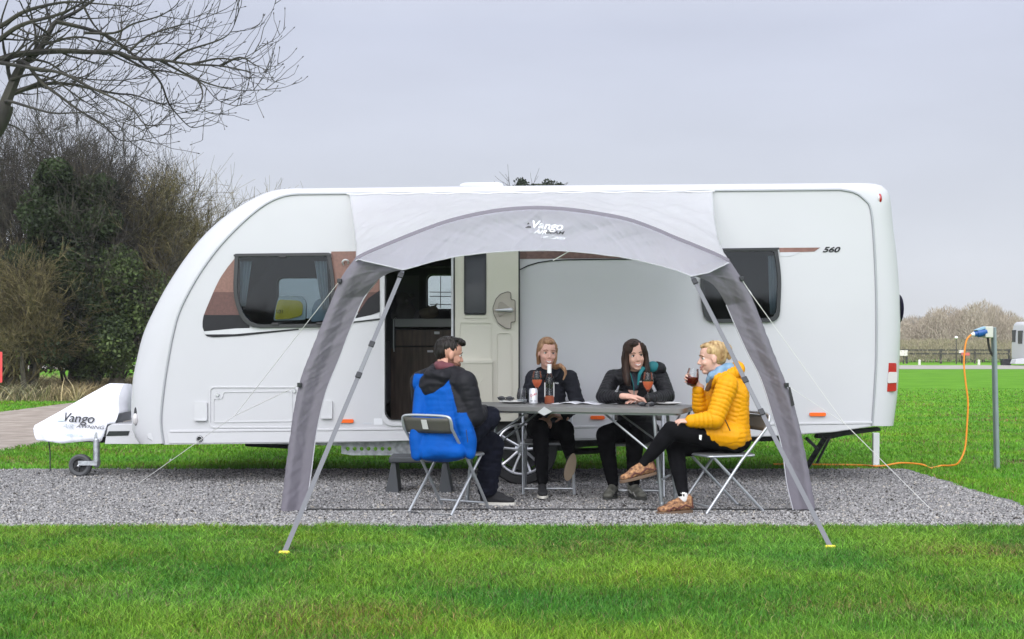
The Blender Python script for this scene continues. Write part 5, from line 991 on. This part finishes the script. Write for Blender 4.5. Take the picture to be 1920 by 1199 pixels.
# red sign at the left edge, far things on the right
rs = thing('red_sign', 'small red sign on a post at the left edge of the picture', 'sign', (P(-10, 0, 13).x, 13.02, 0))
MB().plate(pxs(rr(-36, 660, 4, 718, 2), 13), (0, 1, 0), .01).build('sign_board', mat('sign_red', (.62, .05, .05), .5), rs); MB().box((P(-16, 0, 13).x, 13.03, .6), (.05, .05, 1.2)).build('sign_post', WOOD, rs)
FWD = mat('fence_wood', (.05, .045, .04), .9, var=.3, vs=3)
fn = thing('rail_fence', 'dark wooden post and rail fence across the far side of the field', 'fence', (30, 88, 0))
mb = MB()
for z in (.93, .68): mb.box((24, 88, z), (40, .05, .10))
mb.build('fence_rail', FWD, fn)
for k in range(18): mb = MB(); mb.box((6 + k * 2.35, 88.06, .5), (.13, .1, 1.0)); mb.build('fence_post', FWD, fn)
def fsign(x0, x1, y0, y1, m, Y, lab, nm='notice_board'):
    t = thing(nm, lab, 'sign', P((x0 + x1) / 2, 0, Y) * 0 + V3(P((x0 + x1) / 2, 0, Y).x, Y, 0)); MB().plate(pxs([(x0, y0), (x1, y0), (x1, y1), (x0, y1)], Y), (0, 1, 0), .04).build('board', m, t)
    b = MB(); b.box((P((x0 + x1) / 2, 0, Y).x, Y + .06, .5), (.07, .07, 1.0)); b.build('board_post', FWD, t)
fsign(1687, 1702, 657, 667.5, mat('board_white', (.65, .60, .58), .6), 87.5, 'white board on the far fence right behind the end of the caravan'); fsign(1798, 1810, 656.5, 662.5, mat('board_white'), 87.4, 'white board on the far fence beside the red one'); fsign(1803, 1818, 661.5, 667, mat('board_red', (.60, .12, .10), .6), 87.2, 'red board low on the far fence behind the orange cable')
lt = thing('lamp_post', 'thin lamp post with a small white head behind the far fence', 'lamp post', V3(P(1793, 0, 86).x, 86, 0)); x_ = P(1793, 0, 86).x
MB().cap((x_, 86, 0), (x_, 86, 1.7), .04, .03, 8).build('pole', FWD, lt); MB().ell((x_, 86, 1.78), (.11, .11, .1)).build('lamp_head', mat('lamp_white', (.8, .8, .78), .4), lt)
for px_, lab in ((1724, 'leftmost'), (1835.5, 'rightmost')):
    t = MB(); t.cap((P(px_, 0, 82).x, 82, 0), (P(px_, 0, 82).x, 82, .26), .09, .08, 8); t.ell((P(px_, 0, 82).x, 82, .28), (.085, .085, .04)); setp(t.build('marker_post', mat('board_white'), base=(P(px_, 0, 82).x, 82, 0)), lab + ' of the short pale marker posts in front of the far fence', 'marker post', 'short marker posts by the far fence')
bn = thing('bin', 'low black bin beside the distant white caravan', 'bin', V3(P(1886, 0, 80).x, 80, 0)); q = P(1886, 0, 80).x
MB().plate([(q - .26, 79.8, 0), (q + .26, 79.8, 0), (q + .3, 79.8, .34), (q - .3, 79.8, .34)], (0, 1, 0), .4).build('bin_body', BLACK, bn, bevel=.02); MB().box((q, 80, .37), (.66, .46, .06)).build('bin_lid', BLKGLOSS, bn, bevel=.02)
fv = thing('distant_caravan', 'white caravan far off at the right edge beyond the field', 'caravan', V3(34, 79, 0)); Yd = 78
bod = MB(); bod.plate(pxs([(1922, 676), (1922, 650), (1923, 625), (1926, 607), (1932, 603), (2010, 601), (2016, 612), (2016, 676)], Yd), (0, 1, 0), 2.2); bod.build('body', WHITE2, fv, bevel=.12)
for yy, ww, z0_, z1_ in ((78.75, .62, 1.35, 2.15), (79.75, .45, 1.45, 2.2)): xe = P(1922, 0, Yd).x; MB().box((xe + .02, yy, (z0_ + z1_) / 2), (.10, ww, z1_ - z0_)).build('window', BLKGLOSS, fv, bevel=.01)
for a, b in ((1935, 1955), (1965, 1985)): MB().plate(pxs(rr(a, 618 if a > 1905 else 617, b, 643 if a > 1905 else 640, 1), Yd - .03), (0, 1, 0), .05).build('window', BLKGLOSS, fv)
MB().plate(pxs([(1906, 674), (1926, 672), (1928, 683), (1903, 683)], Yd - .1), (0, 1, 0), .8).build('hitch_box', mat('box_pale', (.45, .46, .47), .6), fv, bevel=.03)
M = Matrix.Translation((P(1962, 0, Yd).x, Yd + .1, .32)) @ Matrix.Rotation(R(90), 4, 'X'); MB().lathe([(0, .1), (.2, .1), (.32, .08), (.32, -.08)], 20, M).build('wheel', BLACK, fv)
# ------------------------------------------------------------------ trees
BARK = mat('bark_grey', (.055, .048, .038), .95, col2=(.10, .09, .065), vs=8, bump=.01, bs=30); TWIG = mat('twig_dark', (.012, .011, .011), .9, col2=(.065, .055, .040), vs=6)
TWIGB = mat('twig_brown', (.12, .085, .045), .9, col2=(.20, .155, .085), vs=1.5); TWIGO = mat('twig_olive', (.025, .022, .010), .9, col2=(.20, .165, .07), vs=9)
def rv(): return Vector((random.gauss(0, 1), random.gauss(0, 1), random.gauss(0, 1)))
def twig(mb, p, d, L, r, depth, up=.25, n=4, wob=.28, kids=(3, 5), rmin=.002, sides=3, spread=.8, bud=0):
    pts = [p]; d = d.normalized(); s = L / n
    for i in range(n): d = (d + rv() * wob * .5 + V3(0, 0, up * .25)).normalized(); pts.append(pts[-1] + d * s)
    rs = [max(rmin * .6, r * (1 - .75 * i / n)) for i in range(n + 1)]; mb.tube(pts, rs, sides, caps=False)
    if bud and depth == 0: mb.tube([pts[-1], pts[-1] + d * bud, pts[-1] + d * bud * 2], [bud * .15, bud * .38, bud * .05], 4)
    if depth:
        for k in range(random.randint(*kids)):
            t = .2 + .8 * random.random(); i = min(int(t * n), n - 1); q = pts[i].lerp(pts[i + 1], t * n - i); dd = (pts[i + 1] - pts[i]).normalized()
            nd = (dd + rv() * spread * .6).normalized(); twig(mb, q, nd, L * (.42 + .3 * random.random()) , max(r * (1 - .7 * t) * .62, rmin), depth - 1, up, max(3, n - 1), wob, kids, rmin, sides, spread, bud)
# overhanging bare tree, trunk just outside the left edge
random.seed(5); YT_ = 13.6; at_ = thing('bare_tree', 'bare overhanging tree with budding branches reaching in from the top left', 'tree', (-6.2, 13.6, 0))
mb = MB(); tk = [V3(-6.25, 13.6, 0), V3(-6.1, 13.6, 1.6), V3(-5.95, 13.6, 2.8), P(-60, 300, YT_), P(-8, 232, YT_), P(12, 195, YT_)]; mb.tube(catmull(tk, 5), [.26 - .0072 * i for i in range(26)], 12); mb.build('trunk', mat('branch_dark', (.020, .018, .018), .9, col2=(.045, .042, .03), vs=3), at_)
LB_ = [
 [(-4, 228), (16, 179), (33, 138), (47, 118), (72, 96), (91, 63), (105, 41), (138, 25), (171, 3), (200, -25)],
 [(-60, 130), (0, 113), (36, 102), (110, 96), (165, 98), (220, 99), (253, 110), (303, 113), (358, 121), (413, 124), (468, 135)],
 [(220, 100), (275, 129), (316, 135), (371, 151), (407, 187), (440, 199)],
 [(10, 195), (16, 190), (55, 201), (96, 212), (138, 212), (176, 210), (205, 218)],
 [(14, 190), (28, 173), (82, 158), (132, 158), (176, 168), (220, 176), (253, 179), (303, 195), (335, 193)],
 [(33, 116), (50, 120), (77, 154), (110, 179), (151, 209), (193, 234), (228, 264), (286, 259)],
 [(-40, 112), (0, 118), (55, 127), (116, 138), (171, 165), (215, 185), (248, 204), (270, 232), (297, 237)],
 [(-50, 110), (0, 74), (41, 47), (110, 27.5), (150, 8), (185, -14)],
 [(105, 41), (165, 55), (209, 72), (248, 102), (297, 149), (316, 193), (335, 218), (358, 239), (380, 236)],
 [(145, -15), (176, 47), (220, 85), (262, 108)],
 [(240, 100), (275, 69), (330, 49.5), (366, 41), (413, 22)],
 [(325, 115.6), (349.6, 96), (407, 77), (432, 60.6), (446, 27.5)],
 [(-30, 205), (0, 228), (36, 242), (69, 275), (110, 294)],
 [(-40, 60), (0, 50), (40, 25), (80, 12), (130, 4), (190, 8), (240, 12)],
 [(50, 110), (90, 118), (130, 142), (180, 150), (240, 150), (268, 140)],
 [(80, 85), (140, 70), (190, 78), (240, 90), (300, 82), (345, 84)],
 [(160, 62), (215, 62), (250, 45), (300, 30), (330, 10), (340, -10)],
 [(300, 113), (350, 140), (400, 160), (450, 170), (505, 168)], [(360, 121), (410, 110), (450, 112), (490, 90)], [(371, 151), (380, 175), (372, 205)], [(413, 124), (450, 108), (478, 122), (500, 132)],
 [(20, 150), (60, 140), (100, 150), (150, 185), (175, 200), (215, 225), (250, 236)], [(90, 63), (60, 40), (40, 10), (30, -20)], [(200, 99), (225, 70), (228, 40), (222, 5)],
]
mb = MB(); yo = {}
for bi, L_ in enumerate(LB_):
    dy = random.uniform(-1.3, 1.3); n = len(L_); pts = []
    for i, (a, b) in enumerate(L_): pts.append(P(a, b, YT_ + dy * (i / n) + (0 if bi not in (2, 11, 17, 18, 19, 20) else 0)))
    cpt = catmull(pts, 5); N = len(cpt); r0 = {0: .076, 1: .048, 3: .023, 4: .028, 5: .028, 6: .030, 7: .038, 8: .026, 13: .034}.get(bi, .017)
    rs = [max(.0045, r0 * (1 - .86 * (i / (N - 1)) ** .7)) for i in range(N)]; mb.tube(cpt, rs, 6)
    for i in range(5, N - 1, 2):
        if random.random() < .82:
            d = (cpt[i + 1] - cpt[i]).normalized(); sgn = random.choice((-1, 1)); nd = (d * .9 + V3(-d.z, 0, d.x) * sgn * .75 + V3(.15, random.uniform(-.5, .5), .1)).normalized(); twig(mb, cpt[i], nd, random.uniform(.28, .75), max(.005, rs[i] * .45), 1 if random.random() < .6 else 0, .55, 5, .30, (2, 3), .0042, 4, .8, .016)
    twig(mb, cpt[-1], (cpt[-1] - cpt[-3]).normalized(), .35, .0045, 1, .7, 5, .25, (2, 3), .0042, 4, .7, .016)
mb.build('branches', mat('branch_dark', (.020, .018, .018), .9, col2=(.045, .042, .03), vs=3), at_, smooth=True, fix=False)
# hedgerow trees on the left
def leafcloud(N, centres, size, c1, c2, stretch=1.0):
    cs = np.array([c[:3] for c in centres]); rs = np.array([c[3] for c in centres]); k = rng.integers(0, len(cs), N); d = rng.normal(0, 1, (N, 3)); d /= np.linalg.norm(d, axis=1)[:, None]
    r = (rng.random(N) ** .45)[:, None]; p = cs[k] + d * r * rs[k][:, None] * np.array((1, 1, stretch)); a = rng.normal(0, 1, (N, 3)); a /= np.linalg.norm(a, axis=1)[:, None]; b = rng.normal(0, 1, (N, 3)); b -= (b * a).sum(1)[:, None] * a; b /= np.linalg.norm(b, axis=1)[:, None]
    s = (size * (.6 + .8 * rng.random(N)))[:, None]; V = np.stack([p - a * s, p + b * s * .7, p + a * s, p - b * s * .7], 1).reshape(-1, 3); t = rng.random((N, 1)); 
    clump = np.array([mnoise.noise(Vector(q) * 1.6) for q in p])[:, None]; t = np.clip(t * .6 + .3 + clump * .9, 0, 1); col = np.array(c1) * (1 - t) + np.array(c2) * t
    return npmesh('leaves', V, np.arange(N * 4), np.full(N, 4), np.repeat(col, 4, 0))
LEAF = mat('leaf', (.05, .08, .03), .6, attr='col', spec=.3, transl=.25)
def bush(name, label, x, Y, h, wdt, kind, seed, grp='trees in the hedgerow on the left', stems=14, lean=0):
    random.seed(seed); t = thing(name, label, 'tree', (x, Y, 0), group=grp); mb = MB()
    for k in range(3 if kind != 'shrub' else 4):
        a = random.uniform(0, 6.28); b0 = V3(x + .25 * math.cos(a), Y + .25 * math.sin(a), -.05); top = b0 + V3(random.gauss(0, .12) * wdt + lean * .3, random.gauss(0, .1) * wdt, h * .62); mb.tube(catmull([b0, b0.lerp(top, .5) + rv() * .12, top], 4), [.16 * h / 6 * (1 - .09 * i) for i in range(9)], 7)
    mb.build('trunk', BARK, t); mb = MB()
    for k in range(stems):
        z0 = random.uniform(.03, .6 if kind != 'shrub' else .4) * h; a = random.uniform(0, 6.28); p = V3(x + random.gauss(0, .12) * wdt, Y + random.gauss(0, .12) * wdt, z0); d = V3(math.cos(a) * random.uniform(.15, .75) + lean, math.sin(a) * .5, 1.1 if kind == 'tall' else .8)
        twig(mb, p, d, (h - z0) * random.uniform(.42, .72), .035, 3, .35, 6, .28, (5, 7) if kind != 'shrub' else (6, 8), .0055, 3, .95)
    mb.build('crown', {'tall': TWIG, 'shrub': TWIGO, 'brown': TWIGO, 'ivy': TWIG}[kind], t, fix=False); return t
bush('bare_tree', 'tall thin bare tree at the far left of the hedgerow, behind the brown bush', -12.3, 31, 6.9, 3.2, 'tall', 21, stems=30)
bush('bare_tree', 'tall bare tree rising left of the ivy covered tree', -10.6, 31.5, 6.7, 2.8, 'tall', 22, stems=30)
t = bush('ivy_tree', 'dark ivy covered tree in the middle of the hedgerow', -10.1, 30, 6.2, 2.6, 'ivy', 23, stems=20)
x0 = -10.0; ce = [(x0 + random.gauss(0, .50), 29.2 + random.gauss(0, .4), z, random.uniform(.38, .66)) for z in np.linspace(.9, 5.0, 26)] + [(x0 - .25 + random.gauss(0, .3), 29.7, z, .6) for z in (3.2, 3.7, 4.2, 4.6)]
link('ivy', leafcloud(80000, ce, .040, (.003, .007, .004), (.050, .075, .028)), LEAF, t)
t = bush('ivy_tree', 'lighter green ivy covered tree right of the dark one', -9.2, 30, 4.6, 2.0, 'ivy', 24, stems=16)
ce = [(-9.35 + random.gauss(0, .50), 29.5 + random.gauss(0, .4), z, random.uniform(.3, .6)) for z in np.linspace(.8, 3.2, 20)]; link('ivy', leafcloud(36000, ce, .042, (.010, .022, .007), (.13, .18, .06)), LEAF, t)
bush('bare_tree', 'bare tree with olive twigs leaning over the front of the caravan', -8.75, 31.5, 5.7, 2.2, 'brown', 25, stems=36, lean=.0)
bush('bare_tree', 'twiggy tree just above the sloping caravan nose', -8.6, 33, 5.0, 1.5, 'brown', 26, stems=20, lean=.0)
bush('bare_bush', 'dense brown bush at the left edge behind the track', -11.6, 28.5, 3.4, 2.6, 'shrub', 27, stems=40)
bush('bare_bush', 'brown bush with bare stems in front of the hedgerow gap', -10.9, 28.3, 2.9, 1.7, 'shrub', 28, stems=24)
bush('bare_bush', 'low tangled bush under the ivy close to the caravan nose', -8.3, 31, 3.4, 2.2, 'shrub', 29, stems=30)
# dry grass strip under the hedge
random.seed(3); parts2 = blades(26000, lambda u, y: -13.5 + 5.5 * u, lambda u: 27.5 + 9 * u, .10, .42, .0006, lambda x, y: (x < -9.4) & (mnoise.noise((1, 2, 3)) < 5), (.30, .24, .12), (.42, .36, .20))
setp(link('dry_grass', npmesh('dry_grass', parts2[0], parts2[1], parts2[2], parts2[3]), mat('dry_blade', (.3, .25, .1), .8, attr='col')), 'pale dry grass growing under the hedgerow trees', 'dry grass', kind='stuff')
# tree top seen over the caravan roof
t = thing('distant_tree', 'dark tree top showing over the caravan roof', 'tree', (.78, 45, 0)); random.seed(31); mb = MB(); mb.tube([V3(.78, 45, 0), V3(.8, 45, 3), V3(.75, 45, 5)], [.3, .22, .12], 8); mb.build('trunk', BARK, t); mb = MB()
for k in range(34):
    a = random.uniform(0, 6.28); twig(mb, V3(.78 + random.gauss(0, .1), 45, random.uniform(4.2, 5.6)), V3(math.cos(a) * 1.0, math.sin(a) * .5, .9), random.uniform(.9, 1.5), .035, 2, .1, 5, .3, (4, 6), .010, 3, .9)
mb.build('crown', TWIG, t, fix=False); ce = [(.78 + random.uniform(-1.0, 1.0), 45 + random.gauss(0, .3), random.uniform(6.4, 6.95), .24) for _ in range(22)]; link('ivy', leafcloud(2400, ce, .05, (.014, .022, .012), (.04, .055, .03)), LEAF, t)
# far scrub trees behind the fence
SCM = mat('scrub_twig', (.14, .115, .085), .95, attr='col')
def scrub(x, Y, h, w, seed, label, c1, c2, N=2600):
    r2 = np.random.default_rng(seed); random.seed(seed); t = thing('scrub_tree', label, 'tree', (x, Y, 0), group='bare scrub trees beyond the far fence')
    mb = MB(); mb.tube([V3(x, Y, -.05), V3(x + random.uniform(-.2, .2), Y, h * .5)], [.12, .05], 5); mb.build('trunk', mat('scrub_bark', (.10, .085, .07), .9), t)
    n = N; a = r2.random(n) * 6.283; rr_ = np.sqrt(r2.random(n)) * w * .5; hz = h * (.05 + .9 * r2.random(n) ** .8) * np.sqrt(np.clip(1 - (rr_ / (w * .56)) ** 2, .05, 1)); p = np.c_[x + rr_ * np.cos(a), Y + rr_ * np.sin(a), hz]
    L = (.25 + .5 * r2.random(n)) * h * .13; d = np.c_[(p[:, 0] - x) * .6 / w + r2.normal(0, .45, n), r2.normal(0, .3, n), .8 + .3 * r2.random(n)]; d /= np.linalg.norm(d, axis=1)[:, None]; sd_ = np.c_[d[:, 2], np.zeros(n), -d[:, 0]] * (.010 + .014 * r2.random(n))[:, None]
    e1 = p + d * L[:, None]; V = np.stack([p - sd_, p + sd_, e1 + r2.normal(0, .02, (n, 3))], 1).reshape(-1, 3); tt = r2.random((n, 1)); col = np.array(c1) * (1 - tt) + np.array(c2) * tt
    link('crown', npmesh('crown', V, np.arange(n * 3), np.full(n, 3), np.repeat(col, 3, 0)), SCM, t)
places = ['first', 'second', 'third', 'fourth', 'fifth', 'sixth', 'seventh', 'eighth', 'ninth', 'tenth', 'eleventh', 'twelfth', 'thirteenth']
for i in range(13):
    px_ = 1668 + i * 22; Y = 97 + (i * 37 % 7); hh = [3.2, 3.3, 3.7, 3.6, 4.3, 4.5, 4.3, 4.6, 4.9, 4.6, 4.2, 3.6, 3.4][i]
    scrub(P(px_, 0, Y).x, Y, hh * 1.0, 2.6 + (i % 3) * .5, 100 + i, 'bare brown scrub tree beyond the far fence, %s from the left' % places[i], (.20, .165, .12), (.42, .36, .28), 6500)  # haze of the distance is put into these pale twig colours
# far woods and field edge, reads as one mass
def wood(name, Y, x0, x1, h0, h1, N, c1, c2, label, lw=1.0):
    x = x0 + (x1 - x0) * rng.random(N); hz = np.array([h0 + (h1 - h0) * (.5 + .8 * mnoise.noise((q * .05, Y, 0)) + .35 * mnoise.noise((q * .4, Y, 2))) for q in x]); z = hz * rng.random(N) ** .75; y = Y + rng.normal(0, 3, N); L = hz * (.06 + .10 * rng.random(N)); s = L * .10 * lw
    d = np.c_[rng.normal(0, .4, N), rng.normal(0, .2, N), np.ones(N)] * L[:, None]; p = np.c_[x, y, z]; V = np.stack([p - np.c_[s, s * 0, s * 0], p + np.c_[s, s * 0, s * 0], p + d], 1).reshape(-1, 3); t = rng.random((N, 1)); col = np.array(c1) * (1 - t) + np.array(c2) * t
    setp(link(name, npmesh(name, V, np.arange(N * 3), np.full(N, 3), np.repeat(col, 3, 0)), SCM), label, 'woodland', kind='stuff')
wood('hedge', 93, 15, 50, .7, 1.6, 30000, (.14, .12, .07), (.30, .26, .17), 'low pale scrub growing along the far fence', 1.4)
wood('woodland', 210, -160, 230, 3.8, 6.4, 80000, (.17, .155, .14), (.26, .24, .215), 'grey brown woodland on the horizon', 2.6)  # grey tones carry the fading by haze in the colour itself
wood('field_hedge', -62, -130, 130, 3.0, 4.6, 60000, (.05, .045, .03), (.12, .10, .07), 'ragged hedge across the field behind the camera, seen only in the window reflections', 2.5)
wood('far_woodland', 330, -220, 330, 5.5, 8.4, 60000, (.22, .225, .225), (.28, .28, .28), 'faint bluish woodland farthest away on the horizon', 4)  # haze over the farthest trees is put into these flat pale greys
# ------------------------------------------------------------------ haze
mb = MB().box((0, 140, 10.5), (900, 480, 24)); me = mb.mesh('haze', False)
hm_ = bpy.data.materials.new('haze_air'); hm_.use_nodes = True; n_ = hm_.node_tree; n_.nodes.clear(); v_h = n_.nodes.new('ShaderNodeVolumePrincipled'); v_h.inputs['Density'].default_value = .00045; v_h.inputs['Color'].default_value = (.93, .95, 1, 1); o_ = n_.nodes.new('ShaderNodeOutputMaterial'); n_.links.new(v_h.outputs[0], o_.inputs['Volume'])
setp(link('haze', me, hm_), 'thin pale haze in the air over the field', 'haze', kind='stuff')
